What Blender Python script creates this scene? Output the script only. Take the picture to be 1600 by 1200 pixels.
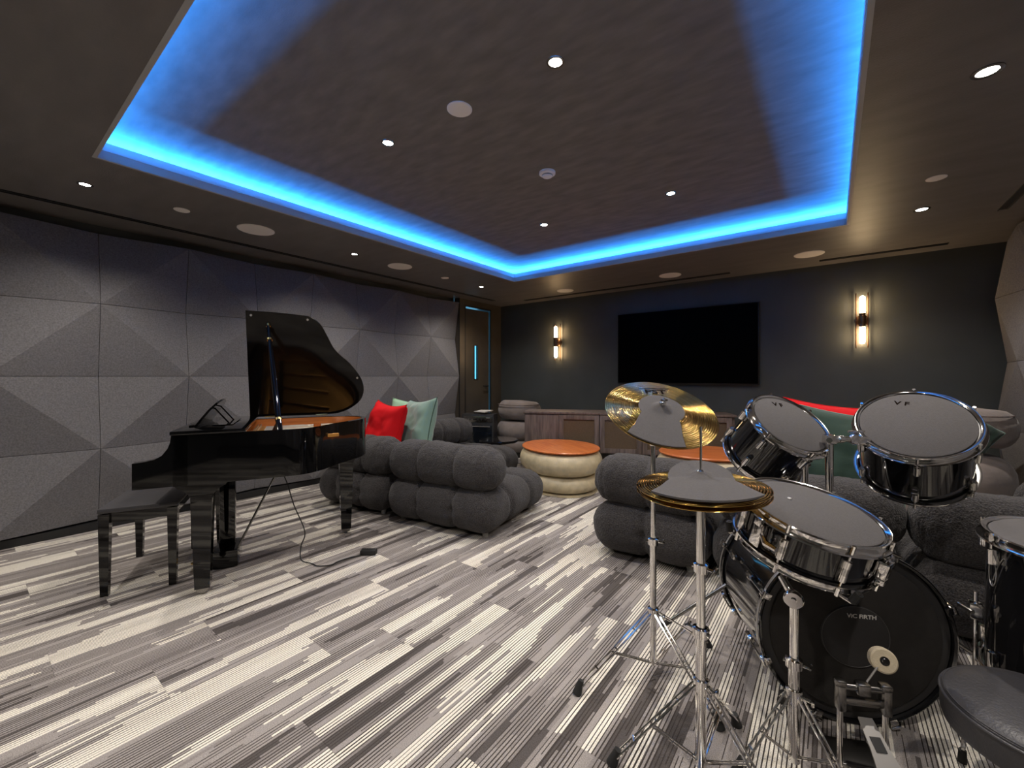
import bpy, bmesh, math, random
from mathutils import Vector, Matrix, noise

for o in list(bpy.data.objects):
    bpy.data.objects.remove(o)
random.seed(7)
scene = bpy.context.scene
COL = scene.collection
PI = math.pi

# ---------------------------------------------------------------- camera, world, exposure, lights
EYE = 1.15
YAW = math.atan2(500, 656)
cam_data = bpy.data.cameras.new('camera')
cam = bpy.data.objects.new('camera', cam_data)
COL.objects.link(cam)
cam.location = (0, 0, EYE)
cam.rotation_euler = (PI / 2, 0, YAW)
cam_data.sensor_width = 36
cam_data.lens = 656 / 1600 * 36
cam_data.shift_y = -12 / 1600
cam_data.clip_start = 0.02
scene.camera = cam

world = bpy.data.worlds.new('world')
scene.world = world
world.use_nodes = True
world.node_tree.nodes['Background'].inputs['Color'].default_value = (0.02, 0.02, 0.022, 1)
world.node_tree.nodes['Background'].inputs['Strength'].default_value = 0.5

scene.view_settings.view_transform = 'Standard'
scene.view_settings.look = 'None'
scene.view_settings.gamma = 1
scene.view_settings.use_curve_mapping = False
scene.view_settings.exposure = 1.15

CEIL = 2.30
TRAY = 2.47
HX0, HX1, HY0, HY1 = -3.07, 0.09, 0.43, 4.07      # opening of the tray ceiling
XL, XR, YB, YF = -4.50, 1.22, 5.41, -1.70         # room shell
BLUE = (0.022, 0.27, 1.0)
COVE_W = 66.0
SPOT_W = 28.0
WARM = (1.0, 0.92, 0.83)


def area_light(name, loc, rot, sx, sy, power, color):
    d = bpy.data.lights.new(name, 'AREA')
    d.shape = 'RECTANGLE'
    d.size, d.size_y = sx, sy
    d.energy = power
    d.color = color
    o = bpy.data.objects.new(name, d)
    o.location = loc
    o.rotation_euler = rot
    COL.objects.link(o)
    return o


# LED strips lying in the trough behind the lip of the tray, shining up
LZ = 2.352
LO = 0.17
area_light('cove_led', (HX0 - LO, (HY0 + HY1) / 2, LZ), (PI, 0, 0), 0.03, HY1 - HY0 + 2 * LO, COVE_W, BLUE)
area_light('cove_led', (HX1 + LO, (HY0 + HY1) / 2, LZ), (PI, 0, 0), 0.03, HY1 - HY0 + 2 * LO, COVE_W, BLUE)
area_light('cove_led', ((HX0 + HX1) / 2, HY1 + LO, LZ), (PI, 0, 0), HX1 - HX0 + 2 * LO, 0.03, COVE_W * .9, BLUE)
area_light('cove_led', ((HX0 + HX1) / 2, HY0 - LO, LZ), (PI, 0, 0), HX1 - HX0 + 2 * LO, 0.03, COVE_W * .9, BLUE)


# ---------------------------------------------------------------- materials
def new_mat(name):
    m = bpy.data.materials.new(name)
    m.use_nodes = True
    nt = m.node_tree
    b = nt.nodes['Principled BSDF']
    return m, nt, b


def N(nt, t, **kw):
    n = nt.nodes.new(t)
    for k, v in kw.items():
        setattr(n, k, v)
    return n


def mathn(nt, op, a, b=None, c=None):
    n = nt.nodes.new('ShaderNodeMath')
    n.operation = op
    for i, v in enumerate((a, b, c)):
        if v is None:
            continue
        if isinstance(v, (int, float)):
            n.inputs[i].default_value = v
        else:
            nt.links.new(v, n.inputs[i])
    return n.outputs[0]


def mixc(nt, fac, a, b):
    n = nt.nodes.new('ShaderNodeMix')
    n.data_type = 'RGBA'
    if isinstance(fac, (int, float)):
        n.inputs['Factor'].default_value = fac
    else:
        nt.links.new(fac, n.inputs['Factor'])
    for i, v in ((6, a), (7, b)):
        if isinstance(v, tuple):
            n.inputs[i].default_value = v if len(v) == 4 else (*v, 1)
        else:
            nt.links.new(v, n.inputs[i])
    return n.outputs[2]


def mat(name, color, rough=.5, metal=0.0, spec=.5, coat=0.0, bump=0.0, bscale=50, var=0.0, vscale=8, emit=None,
        estr=0.0, stretch=(1, 1, 1), sheen=0.0):
    m, nt, b = new_mat(name)
    b.inputs['Base Color'].default_value = (*color, 1)
    b.inputs['Roughness'].default_value = rough
    b.inputs['Metallic'].default_value = metal
    b.inputs['Specular IOR Level'].default_value = spec
    b.inputs['Coat Weight'].default_value = coat
    b.inputs['Coat Roughness'].default_value = .03
    b.inputs['Sheen Weight'].default_value = sheen
    tc = N(nt, 'ShaderNodeTexCoord')
    mp = N(nt, 'ShaderNodeMapping')
    mp.inputs['Scale'].default_value = stretch
    nt.links.new(tc.outputs['Object'], mp.inputs[0])
    if var > 0:
        no = N(nt, 'ShaderNodeTexNoise')
        no.inputs['Scale'].default_value = vscale
        no.inputs['Detail'].default_value = 4
        nt.links.new(mp.outputs[0], no.inputs['Vector'])
        lo = tuple(c * (1 - var) for c in color)
        hi = tuple(min(1, c * (1 + var)) for c in color)
        f = mathn(nt, 'MULTIPLY_ADD', no.outputs['Fac'], 2.2, -.6)
        f2 = nt.nodes.new('ShaderNodeClamp')
        nt.links.new(f, f2.inputs[0])
        nt.links.new(mixc(nt, f2.outputs[0], lo, hi), b.inputs['Base Color'])
    if bump > 0:
        no = N(nt, 'ShaderNodeTexNoise')
        no.inputs['Scale'].default_value = bscale
        no.inputs['Detail'].default_value = 3
        nt.links.new(mp.outputs[0], no.inputs['Vector'])
        bu = N(nt, 'ShaderNodeBump')
        bu.inputs['Strength'].default_value = bump
        bu.inputs['Distance'].default_value = .01
        nt.links.new(no.outputs['Fac'], bu.inputs['Height'])
        nt.links.new(bu.outputs[0], b.inputs['Normal'])
    if emit:
        b.inputs['Emission Color'].default_value = (*emit, 1)
        b.inputs['Emission Strength'].default_value = estr
    return m


M = {}
M['ceiling'] = mat('ceiling_paint', (.165, .150, .144), .46, bump=.10, bscale=60, var=.14, vscale=3, stretch=(1, 3, 1))
M['tray'] = mat('tray_ceiling_paint', (.215, .198, .190), .80, spec=.15, bump=.05, bscale=90, var=.16, vscale=6, stretch=(1, 3, 1))
M['wall_dark'] = mat('dark_wall_paint', (.060, .065, .063), .42, bump=.06, bscale=60, var=.1, vscale=3)
M['wall_bronze'] = mat('bronze_wall_laminate', (.10, .084, .066), .3, metal=.35, var=.15, vscale=3)
M['felt'] = mat('grey_acoustic_felt', (.162, .156, .161), .95, spec=.1, bump=.25, bscale=260, var=.24, vscale=110)
M['felt_r'] = mat('taupe_acoustic_felt', (.162, .156, .161), .95, spec=.1, bump=.25, bscale=260, var=.24, vscale=110)
M['black_trim'] = mat('black_trim', (.012, .012, .013), .45, var=.1)
M['piano'] = mat('black_polyester', (.0022, .0022, .0025), .04, spec=.5, coat=.12, var=.1)
M['lid'] = mat('black_lid_polyester', (.004, .003, .0025), .10, spec=.22)
M['gold_plate'] = mat('gold_iron_plate', (.62, .30, .07), .38, metal=.75, bump=.1, bscale=40, var=.15, vscale=6)
M['amber_wood'] = mat('amber_inner_rim', (.42, .14, .035), .25, coat=.4, var=.25, vscale=4, stretch=(1, 1, 12))
M['brass'] = mat('brass_hardware', (.75, .52, .2), .2, metal=1, var=.05)
M['steel_string'] = mat('steel_strings', (.7, .66, .58), .3, metal=1)
M['ivory'] = mat('ivory_key', (.72, .7, .65), .25, coat=.3)
M['felt_red'] = mat('red_felt', (.35, .01, .01), .9)
M['chrome'] = mat('chrome', (.86, .84, .81), .09, metal=1)
M['dark_chrome'] = mat('dark_steel', (.30, .29, .28), .22, metal=1)
M['drum_shell'] = mat('black_lacquer_shell', (.006, .006, .007), .07, coat=.7)
M['mute'] = mat('grey_mute_rubber', (.094, .087, .086), .8, spec=.25, bump=.25, bscale=420, var=.08, vscale=200)
M['bass_mute'] = mat('charcoal_mute_mat', (.034, .031, .029), .85, spec=.2, bump=.2, bscale=300, var=.1, vscale=30)
M['head_black'] = mat('black_drum_head', (.035, .033, .033), .35, var=.1)
M['print_dark'] = mat('dark_print', (.012, .008, .006), 1.0, spec=0.0)
M['print_white'] = mat('white_print', (.75, .73, .7), .6)
M['rubber'] = mat('black_rubber', (.012, .012, .012), .65, bump=.1)
M['leather'] = mat('black_vinyl_seat', (.048, .046, .050), .40, bump=.12, bscale=160, var=.1)
M['beater_felt'] = mat('cream_beater_felt', (.62, .53, .38), .9, bump=.2, bscale=200, var=.08)
M['boucle'] = mat('charcoal_boucle', (.050, .046, .046), .97, spec=.1, bump=1.0, bscale=120, var=.75, vscale=190, sheen=.15)
M['foot_plastic'] = mat('grey_glide', (.3, .29, .27), .5)
M['velvet_red'] = mat('red_velvet', (.55, .004, .008), .8, spec=.2, bump=.25, bscale=12)
M['velvet_sage'] = mat('sage_velvet', (.15, .25, .205), .75, bump=.25, bscale=12, sheen=.4)
M['velvet_teal'] = mat('teal_velvet', (.012, .036, .023), .8, bump=.25, bscale=12, sheen=.1)
M['velvet_mint'] = mat('mint_cotton', (.28, .45, .30), .75, bump=.25, bscale=12)
M['suede'] = mat('taupe_suede', (.20, .165, .15), .9, bump=.25, bscale=30, var=.16, vscale=10, sheen=.3)
M['tv_screen'] = mat('tv_glass', (.0010, .0010, .0010), .35, spec=.03)
M['tv_frame'] = mat('tv_bezel', (.02, .02, .02), .35, metal=.5)
M['stone'] = mat('cream_resin_stone', (.50, .42, .27), .42, bump=.25, bscale=14, var=.22, vscale=14)
M['stone_dark'] = mat('dark_groove', (.05, .04, .025), .7)
M['bronze'] = mat('bronze_metal', (.20, .115, .07), .32, metal=1)
M['bulb'] = mat('warm_glass_lamp', (1, .9, .7), .4, emit=(1, .70, .38), estr=26)
M['bulb_far'] = mat('warm_glass_lamp_dim', (1, .9, .7), .4, emit=(1, .66, .33), estr=17)
M['lens'] = mat('lit_lens', (1, 1, 1), .4, emit=(1, .93, .85), estr=30)
M['white_metal'] = mat('white_grille', (.95, .90, .85), .6, bump=.1, bscale=400)
M['white_plastic'] = mat('white_plastic', (.93, .88, .84), .5)
M['silver_trim'] = mat('silver_trim_ring', (.5, .48, .46), .35, metal=.8)
M['corridor'] = mat('lit_corridor_beyond', (.1, .3, .4), .5, emit=(.18, .58, .9), estr=1.4)
M['amp_black'] = mat('black_tolex', (.018, .018, .02), .5, bump=.2, bscale=200)
M['amp_cloth'] = mat('dark_glass_panel', (.006, .008, .012), .12, coat=.5)
M['paper'] = mat('white_paper', (.65, .63, .6), .8)
M['gloss_black'] = mat('black_gloss_table', (.006, .006, .007), .08, coat=.5)
M['cloth_panel'] = mat('brown_woven_panel', (.105, .070, .042), .9, bump=.4, bscale=260, var=.2, vscale=160)


def wood_mat(name, c1, c2, scale, axis_stretch, rough=.45, coat=0.0):
    m, nt, b = new_mat(name)
    tc = N(nt, 'ShaderNodeTexCoord')
    mp = N(nt, 'ShaderNodeMapping')
    mp.inputs['Scale'].default_value = axis_stretch
    nt.links.new(tc.outputs['Object'], mp.inputs[0])
    n1 = N(nt, 'ShaderNodeTexNoise')
    n1.inputs['Scale'].default_value = scale
    n1.inputs['Detail'].default_value = 6
    n1.inputs['Distortion'].default_value = .6
    nt.links.new(mp.outputs[0], n1.inputs['Vector'])
    r = N(nt, 'ShaderNodeValToRGB')
    r.color_ramp.elements[0].position = .36
    r.color_ramp.elements[0].color = (*c1, 1)
    r.color_ramp.elements[1].position = .64
    r.color_ramp.elements[1].color = (*c2, 1)
    nt.links.new(n1.outputs['Fac'], r.inputs[0])
    nt.links.new(r.outputs[0], b.inputs['Base Color'])
    b.inputs['Roughness'].default_value = rough
    b.inputs['Coat Weight'].default_value = coat
    return m


M['cab_wood'] = wood_mat('grey_brown_oak', (.085, .062, .055), (.165, .125, .112), 5, (7, 7, .7), .5)
M['table_top'] = wood_mat('orange_wood_top', (.50, .115, .028), (.68, .21, .055), 5, (.8, 9, 1), .3, .25)


def cymbal_mat():
    m, nt, b = new_mat('brass_cymbal')
    b.inputs['Metallic'].default_value = 1
    b.inputs['Base Color'].default_value = (.83, .53, .15, 1)
    b.inputs['Roughness'].default_value = .15
    tc = N(nt, 'ShaderNodeTexCoord')
    sep = N(nt, 'ShaderNodeSeparateXYZ')
    nt.links.new(tc.outputs['Object'], sep.inputs[0])
    x2 = mathn(nt, 'MULTIPLY', sep.outputs[0], sep.outputs[0])
    y2 = mathn(nt, 'MULTIPLY', sep.outputs[1], sep.outputs[1])
    r = mathn(nt, 'SQRT', mathn(nt, 'ADD', x2, y2))
    cx = N(nt, 'ShaderNodeCombineXYZ')
    nt.links.new(r, cx.inputs[0])
    n1 = N(nt, 'ShaderNodeTexNoise')
    n1.inputs['Scale'].default_value = 170
    n1.inputs['Detail'].default_value = 3
    nt.links.new(cx.outputs[0], n1.inputs['Vector'])
    rr_ = N(nt, 'ShaderNodeValToRGB')
    rr_.color_ramp.elements[0].position = .38
    rr_.color_ramp.elements[0].color = (.40, .21, .045, 1)
    rr_.color_ramp.elements[1].position = .62
    rr_.color_ramp.elements[1].color = (.80, .52, .15, 1)
    nt.links.new(n1.outputs['Fac'], rr_.inputs[0])
    nt.links.new(rr_.outputs[0], b.inputs['Base Color'])
    s = mathn(nt, 'SINE', mathn(nt, 'MULTIPLY', r, 900.0))
    h = mathn(nt, 'ADD', mathn(nt, 'MULTIPLY', s, .8), n1.outputs['Fac'])
    bu = N(nt, 'ShaderNodeBump')
    bu.inputs['Strength'].default_value = .8
    bu.inputs['Distance'].default_value = .004
    nt.links.new(h, bu.inputs['Height'])
    nt.links.new(bu.outputs[0], b.inputs['Normal'])
    return m


M['cymbal'] = cymbal_mat()


def carpet_mat():
    """woven carpet plank: fine lengthwise yarn lines in cream, taupe and charcoal"""
    m, nt, b = new_mat('striped_carpet')
    b.inputs['Roughness'].default_value = .97
    b.inputs['Specular IOR Level'].default_value = .08
    tc = N(nt, 'ShaderNodeTexCoord')
    oi = N(nt, 'ShaderNodeObjectInfo')
    sep = N(nt, 'ShaderNodeSeparateXYZ')
    nt.links.new(tc.outputs['Object'], sep.inputs[0])
    X, Y = sep.outputs[0], sep.outputs[1]
    R = oi.outputs['Random']
    k = mathn(nt, 'FLOOR', mathn(nt, 'DIVIDE', X, .0118))
    fr = mathn(nt, 'FRACT', mathn(nt, 'DIVIDE', X, .0118))
    w = N(nt, 'ShaderNodeTexWhiteNoise')
    w.noise_dimensions = '2D'
    cw = N(nt, 'ShaderNodeCombineXYZ')
    nt.links.new(k, cw.inputs[0])
    nt.links.new(mathn(nt, 'MULTIPLY', R, 97.0), cw.inputs[1])
    nt.links.new(cw.outputs[0], w.inputs['Vector'])
    wk = w.outputs['Value']
    kt = mathn(nt, 'MULTIPLY', k, .0118)

    def field(sx, sy, off, jitter):
        c = N(nt, 'ShaderNodeCombineXYZ')
        nt.links.new(mathn(nt, 'MULTIPLY', kt, sx), c.inputs[0])
        yy = mathn(nt, 'ADD', Y, mathn(nt, 'MULTIPLY', wk, jitter))
        nt.links.new(mathn(nt, 'MULTIPLY', yy, sy), c.inputs[1])
        nt.links.new(mathn(nt, 'MULTIPLY_ADD', R, 61.0, off), c.inputs[2])
        n = N(nt, 'ShaderNodeTexNoise')
        n.inputs['Scale'].default_value = 1
        n.inputs['Detail'].default_value = .6
        nt.links.new(c.outputs[0], n.inputs['Vector'])
        return n.outputs['Fac']
    v = field(13.0, .85, 0.0, .11)
    v2 = mathn(nt, 'ADD', v, mathn(nt, 'MULTIPLY_ADD', wk, .05, -.025))
    ramp = N(nt, 'ShaderNodeValToRGB')
    cr = ramp.color_ramp
    cr.interpolation = 'CONSTANT'
    cols = [(0.0, (.095, .084, .080)), (.35, (.26, .235, .222)), (.405, (.33, .30, .282)), (.540, (.80, .75, .655))]
    cr.elements[0].position, cr.elements[0].color = cols[0][0], (*cols[0][1], 1)
    cr.elements[1].position, cr.elements[1].color = cols[1][0], (*cols[1][1], 1)
    for p, c in cols[2:]:
        e = cr.elements.new(p)
        e.color = (*c, 1)
    nt.links.new(v2, ramp.inputs[0])
    # thin dark yarn between the threads
    lw = field(22, 1.8, 9.0, .25)
    thr = mathn(nt, 'MULTIPLY_ADD', wk, .5, -.12)
    wide = mathn(nt, 'MULTIPLY', lw, .72)
    on = mathn(nt, 'LESS_THAN', fr, mathn(nt, 'MULTIPLY', wide, .80))
    vis = mathn(nt, 'GREATER_THAN', mathn(nt, 'ADD', lw, mathn(nt, 'MULTIPLY', wk, .25)), .53)
    creamy = mathn(nt, 'GREATER_THAN', v2, .540)
    vis2 = mathn(nt, 'MAXIMUM', vis, creamy)
    line = mathn(nt, 'MULTIPLY', on, vis2)
    base = mixc(nt, line, ramp.outputs[0], (.055, .046, .042))
    sp = N(nt, 'ShaderNodeTexNoise')
    sp.inputs['Scale'].default_value = 330
    sp.inputs['Detail'].default_value = 1
    nt.links.new(tc.outputs['Object'], sp.inputs['Vector'])
    mul = mathn(nt, 'MULTIPLY_ADD', sp.outputs['Fac'], 1.3, .35)
    hs = N(nt, 'ShaderNodeHueSaturation')
    nt.links.new(base, hs.inputs['Color'])
    nt.links.new(mul, hs.inputs['Value'])
    nt.links.new(hs.outputs[0], b.inputs['Base Color'])
    bu = N(nt, 'ShaderNodeBump')
    bu.inputs['Strength'].default_value = .5
    bu.inputs['Distance'].default_value = .003
    nt.links.new(sp.outputs['Fac'], bu.inputs['Height'])
    nt.links.new(bu.outputs[0], b.inputs['Normal'])
    return m


M['carpet'] = carpet_mat()
M['subfloor'] = mat('carpet_backing', (.07, .065, .06), .95)


# ---------------------------------------------------------------- mesh helpers
class B:
    def __init__(self):
        self.bm = bmesh.new()

    def poly(self, pts, faces):
        vs = [self.bm.verts.new(p) for p in pts]
        for f in faces:
            try:
                self.bm.faces.new([vs[i] for i in f])
            except ValueError:
                pass
        return self

    def box(self, c, s, rot=None, bevel=0.0):
        hx, hy, hz = s[0] / 2, s[1] / 2, s[2] / 2
        if bevel > 0:
            b2 = bmesh.new()
            bmesh.ops.create_cube(b2, size=1)
            bmesh.ops.scale(b2, vec=s, verts=b2.verts)
            bmesh.ops.bevel(b2, geom=b2.edges[:], offset=min(bevel, hx * .95, hy * .95, hz * .95), segments=2, affect='EDGES', profile=.6)
            if rot:
                bmesh.ops.transform(b2, matrix=rot.to_4x4(), verts=b2.verts)
            bmesh.ops.translate(b2, vec=c, verts=b2.verts)
            self.merge(b2)
            return self
        P = [Vector((x, y, z)) for x in (-hx, hx) for y in (-hy, hy) for z in (-hz, hz)]
        if rot:
            P = [rot @ p for p in P]
        P = [p + Vector(c) for p in P]
        return self.poly(P, [(0, 1, 3, 2), (4, 6, 7, 5), (0, 4, 5, 1), (2, 3, 7, 6), (0, 2, 6, 4), (1, 5, 7, 3)])

    def merge(self, b2):
        me = bpy.data.meshes.new('tmp')
        b2.to_mesh(me)
        b2.free()
        self.bm.from_mesh(me)
        bpy.data.meshes.remove(me)

    def cyl(self, p0, p1, r0, r1=None, seg=16, cap=True):
        r1 = r0 if r1 is None else r1
        p0, p1 = Vector(p0), Vector(p1)
        d = (p1 - p0)
        q = d.normalized().to_track_quat('Z', 'Y').to_matrix()
        a, b_ = [], []
        for i in range(seg):
            t = 2 * PI * i / seg
            u = q @ Vector((math.cos(t), math.sin(t), 0))
            a.append(self.bm.verts.new(p0 + u * r0))
            b_.append(self.bm.verts.new(p1 + u * r1))
        for i in range(seg):
            j = (i + 1) % seg
            self.bm.faces.new((a[i], a[j], b_[j], b_[i]))
        if cap:
            self.bm.faces.new(a[::-1])
            self.bm.faces.new(b_)
        return self

    def lathe(self, prof, seg=48, origin=(0, 0, 0), ax=None, sx=1.0, sy=1.0):
        """profile of (r, z) revolved about local z; ax is a 3x3 matrix"""
        o = Vector(origin)
        rings = []
        for r, z in prof:
            if r < 1e-6:
                v = Vector((0, 0, z))
                rings.append([self.bm.verts.new((ax @ v if ax else v) + o)])
            else:
                ring = []
                for i in range(seg):
                    t = 2 * PI * i / seg
                    v = Vector((r * math.cos(t) * sx, r * math.sin(t) * sy, z))
                    ring.append(self.bm.verts.new((ax @ v if ax else v) + o))
                rings.append(ring)
        for a, b_ in zip(rings, rings[1:]):
            for i in range(seg):
                j = (i + 1) % seg
                if len(a) == 1 and len(b_) == 1:
                    continue
                if len(a) == 1:
                    self.bm.faces.new((a[0], b_[j], b_[i]))
                elif len(b_) == 1:
                    self.bm.faces.new((a[i], a[j], b_[0]))
                else:
                    self.bm.faces.new((a[i], a[j], b_[j], b_[i]))
        return self

    def tube(self, pts, r, seg=10, closed=False):
        pts = [Vector(p) for p in pts]
        n = len(pts)
        rs = r if isinstance(r, (list, tuple)) else [r] * n
        rings = []
        prev = None
        for i, p in enumerate(pts):
            if closed:
                d = pts[(i + 1) % n] - pts[i - 1]
            else:
                d = pts[min(i + 1, n - 1)] - pts[max(i - 1, 0)]
            d.normalize()
            if prev is None:
                u = d.orthogonal().normalized()
            else:
                u = (prev - d * prev.dot(d)).normalized()
            prev = u
            w = d.cross(u)
            rings.append([self.bm.verts.new(p + (u * math.cos(2 * PI * k / seg) + w * math.sin(2 * PI * k / seg)) * rs[i]) for k in range(seg)])
        m = n if closed else n - 1
        for i in range(m):
            a, b_ = rings[i], rings[(i + 1) % n]
            for k in range(seg):
                j = (k + 1) % seg
                self.bm.faces.new((a[k], a[j], b_[j], b_[k]))
        if not closed:
            self.bm.faces.new(rings[0][::-1])
            self.bm.faces.new(rings[-1])
        return self

    def prism(self, poly, fn0, fn1):
        """poly: list of 2-D points, fn0/fn1 map (a,b) to the two end positions"""
        a = [self.bm.verts.new(fn0(*p)) for p in poly]
        b_ = [self.bm.verts.new(fn1(*p)) for p in poly]
        n = len(poly)
        self.bm.faces.new(a[::-1])
        self.bm.faces.new(b_)
        for i in range(n):
            j = (i + 1) % n
            self.bm.faces.new((a[i], a[j], b_[j], b_[i]))
        return self

    def wall_path(self, pts, th, z0, z1, closed=False):
        """vertical wall following a plan path, thickness to the left"""
        n = len(pts)
        inner = []
        for i, p in enumerate(pts):
            a = Vector(pts[max(i - 1, 0)])
            b_ = Vector(pts[min(i + 1, n - 1)])
            d = (b_ - a).normalized()
            inner.append((p[0] - d.y * th, p[1] + d.x * th))
        V = []
        for (x, y), (u, v) in zip(pts, inner):
            V.append([self.bm.verts.new(q) for q in ((x, y, z0), (x, y, z1), (u, v, z1), (u, v, z0))])
        for a, b_ in zip(V, V[1:]):
            for k in range(4):
                j = (k + 1) % 4
                self.bm.faces.new((a[k], b_[k], b_[j], a[j]))
        self.bm.faces.new(V[0])
        self.bm.faces.new(V[-1][::-1])
        return self


def obj(name, b, material, parent=None, smooth=True, angle=35, loc=None, rot=None):
    bm = b.bm
    bmesh.ops.recalc_face_normals(bm, faces=bm.faces[:])
    me = bpy.data.meshes.new(name)
    bm.to_mesh(me)
    bm.free()
    me.materials.append(material)
    if smooth:
        me.polygons.foreach_set('use_smooth', [True] * len(me.polygons))
        try:
            me.set_sharp_from_angle(angle=math.radians(angle))
        except Exception:
            pass
    o = bpy.data.objects.new(name, me)
    COL.objects.link(o)
    if parent:
        o.parent = parent
    if loc:
        o.location = loc
    if rot:
        o.rotation_euler = rot
    return o


def thing(name, label, cat, loc=(0, 0, 0), rotz=0, group=None, mtx=None):
    o = bpy.data.objects.new(name, None)
    o.empty_display_size = .1
    COL.objects.link(o)
    if mtx is not None:
        o.matrix_world = mtx
    else:
        o.location = loc
        o.rotation_euler = (0, 0, rotz)
    return tag(o, label, cat, group)


def tag(o, label, cat, group=None, kind=None):
    o['label'] = label
    o['category'] = cat
    if group:
        o['group'] = group
    if kind:
        o['kind'] = kind
    return o


def struct(name, b, m, parent=None, smooth=False, label=None):
    o = obj(name, b, m, parent, smooth)
    if not parent:
        o['kind'] = 'structure'
    if label:
        o['label'] = label
    return o


def dup(root, loc=None, rotz=None, label=None, group=None, parent=None):
    r = root.copy()
    COL.objects.link(r)
    if parent:
        r.parent = parent
    if loc is not None:
        r.location = loc
    if rotz is not None:
        r.rotation_euler = (0, 0, rotz)
    if label:
        r['label'] = label
    if group:
        r['group'] = group
    for ch in list(root.children):
        dup(ch, parent=r)
    return r


def frame(C, n):
    n = Vector(n).normalized()
    x = Vector((0, 0, 1)).cross(n)
    x = Vector((1, 0, 0)) if x.length < .05 else x.normalized()
    y = n.cross(x)
    m = Matrix(((x.x, y.x, n.x, C[0]), (x.y, y.y, n.y, C[1]), (x.z, y.z, n.z, C[2]), (0, 0, 0, 1)))
    return m


def text(name, s, size, m, parent, loc, rot=0.0, sx=1.0, ext=.0006, rx=0.0):
    c = bpy.data.curves.new('txt', 'FONT')
    c.body = s
    c.size = size
    c.extrude = ext
    c.align_x = 'CENTER'
    c.align_y = 'CENTER'
    c.offset = size * .018
    o = bpy.data.objects.new('txt', c)
    COL.objects.link(o)
    dg = bpy.context.evaluated_depsgraph_get()
    me = bpy.data.meshes.new_from_object(o.evaluated_get(dg))
    bpy.data.objects.remove(o)
    me.materials.clear()
    me.materials.append(m)
    t = bpy.data.objects.new(name, me)
    COL.objects.link(t)
    t.parent = parent
    t.location = loc
    t.rotation_euler = (rx, 0, rot)
    t.scale = (sx, 1, 1)
    return t


def spline(P, n=8, closed=False):
    out = []
    P = [Vector(p) for p in P]
    L = len(P)
    rng = range(L if closed else L - 1)
    for i in rng:
        p0 = P[i - 1] if (closed or i > 0) else P[0] * 2 - P[1]
        p1 = P[i]
        p2 = P[(i + 1) % L]
        p3 = P[(i + 2) % L] if (closed or i + 2 < L) else P[-1] * 2 - P[-2]
        for k in range(n):
            t = k / n
            out.append(.5 * ((2 * p1) + (p2 - p0) * t + (2 * p0 - 5 * p1 + 4 * p2 - p3) * t * t + (3 * p1 - p0 - 3 * p2 + p3) * t ** 3))
    if not closed:
        out.append(P[-1])
    return out


# ---------------------------------------------------------------- room shell
# floor with carpet planks
fb = B()
fb.box(((XL + XR) / 2, (YF + YB) / 2, -.035), (XR - XL + .3, YB - YF + .3, .05))
floor = struct('floor', fb, M['subfloor'])
PW, PL = .238, .945
pb = B()
pb.box((0, 0, -.005), (PW - .0008, PL - .0008, .010))
plank0 = obj('carpet_plank', pb, M['carpet'], floor, smooth=False)
first = True
nx = int((XR - XL) / PW) + 1
offs = [0, .5, .25, .75]
for i in range(nx):
    x = XL + PW * (i + .5)
    if x - PW / 2 > XR:
        break
    off = (offs[i % 4] * PL + .50) % PL
    y = YF - PL + off
    while y - PL / 2 < YB:
        y0, y1 = y - PL / 2, y + PL / 2
        if y1 > YF:
            if first:
                o = plank0
                first = False
            else:
                o = plank0.copy()
                COL.objects.link(o)
            o.location = (x, y, 0)
        y += PL

# walls
NODE_Y = [.090 + .541 * k for k in range(-3, 9)]
b = B()
b.box((XL - .04, (YF + 4.42) / 2, CEIL / 2 + .1), (.16, 4.42 - YF, CEIL + .2))
wall_left = struct('wall_left', b, M['wall_dark'])
b = B()      # smooth bronze end of the left wall, around the door opening
DX = -4.352
b.box((DX - .04, 4.485, 1.25), (.08, .13, 2.5))
b.box((DX - .04, 5.28, 1.25), (.08, .26, 2.5))
b.box((DX - .04, 4.85, 2.36), (.08, .61, .30))
struct('wall_left_end', b, M['wall_bronze'])
b = B(); b.box((-4.385, 4.427, 1.15), (.095, .012, 2.30)); struct('glint_cover', b, M['black_trim'])  # black strip added to hide a stray blue glint at the panel end
b = B()
b.box(((XL + XR) / 2, YB + .05, 1.25), (XR - XL + .4, .10, 2.5))
wall_back = struct('wall_back', b, M['wall_dark'])
b = B()
b.box((XR + .04, (YF + YB) / 2, 1.25), (.08, YB - YF, 2.5))
wall_right = struct('wall_right', b, M['wall_dark'])
b = B()
b.box(((XL + XR) / 2, YF - .05, 1.25), (XR - XL + .4, .10, 2.5))
struct('wall_front', b, M['wall_dark'])


def felt_panel(parent, y0, y1, z0, z1, xv, dirx, par, m, peak=.075):
    """one folded felt panel. par: True when the corners (y0,z0),(y1,z1) stand proud"""
    g = .0016
    ya, yb, za, zb = y0 + g, y1 - g, z0 + g, z1 - g
    px = {}
    for key, (y, z, proud) in {'a': (ya, za, par), 'b': (yb, za, not par), 'c': (yb, zb, par), 'd': (ya, zb, not par)}.items():
        px[key] = (xv + dirx * (peak if proud else 0.0), y, z)
    back = xv - dirx * .035
    th = .022
    b = B()
    F = [px[k] for k in 'abcd']
    K = [(p[0] - dirx * th, p[1], p[2]) for p in F]
    pts = F + K
    if par:
        faces = [(0, 1, 2), (0, 2, 3), (4, 6, 5), (4, 7, 6)]
    else:
        faces = [(0, 1, 3), (1, 2, 3), (4, 7, 5), (5, 7, 6)]
    faces += [(0, 4, 5, 1), (1, 5, 6, 2), (2, 6, 7, 3), (3, 7, 4, 0)]
    b.poly(pts, faces)
    return obj('acoustic_panel', b, m, parent, smooth=False)


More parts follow.
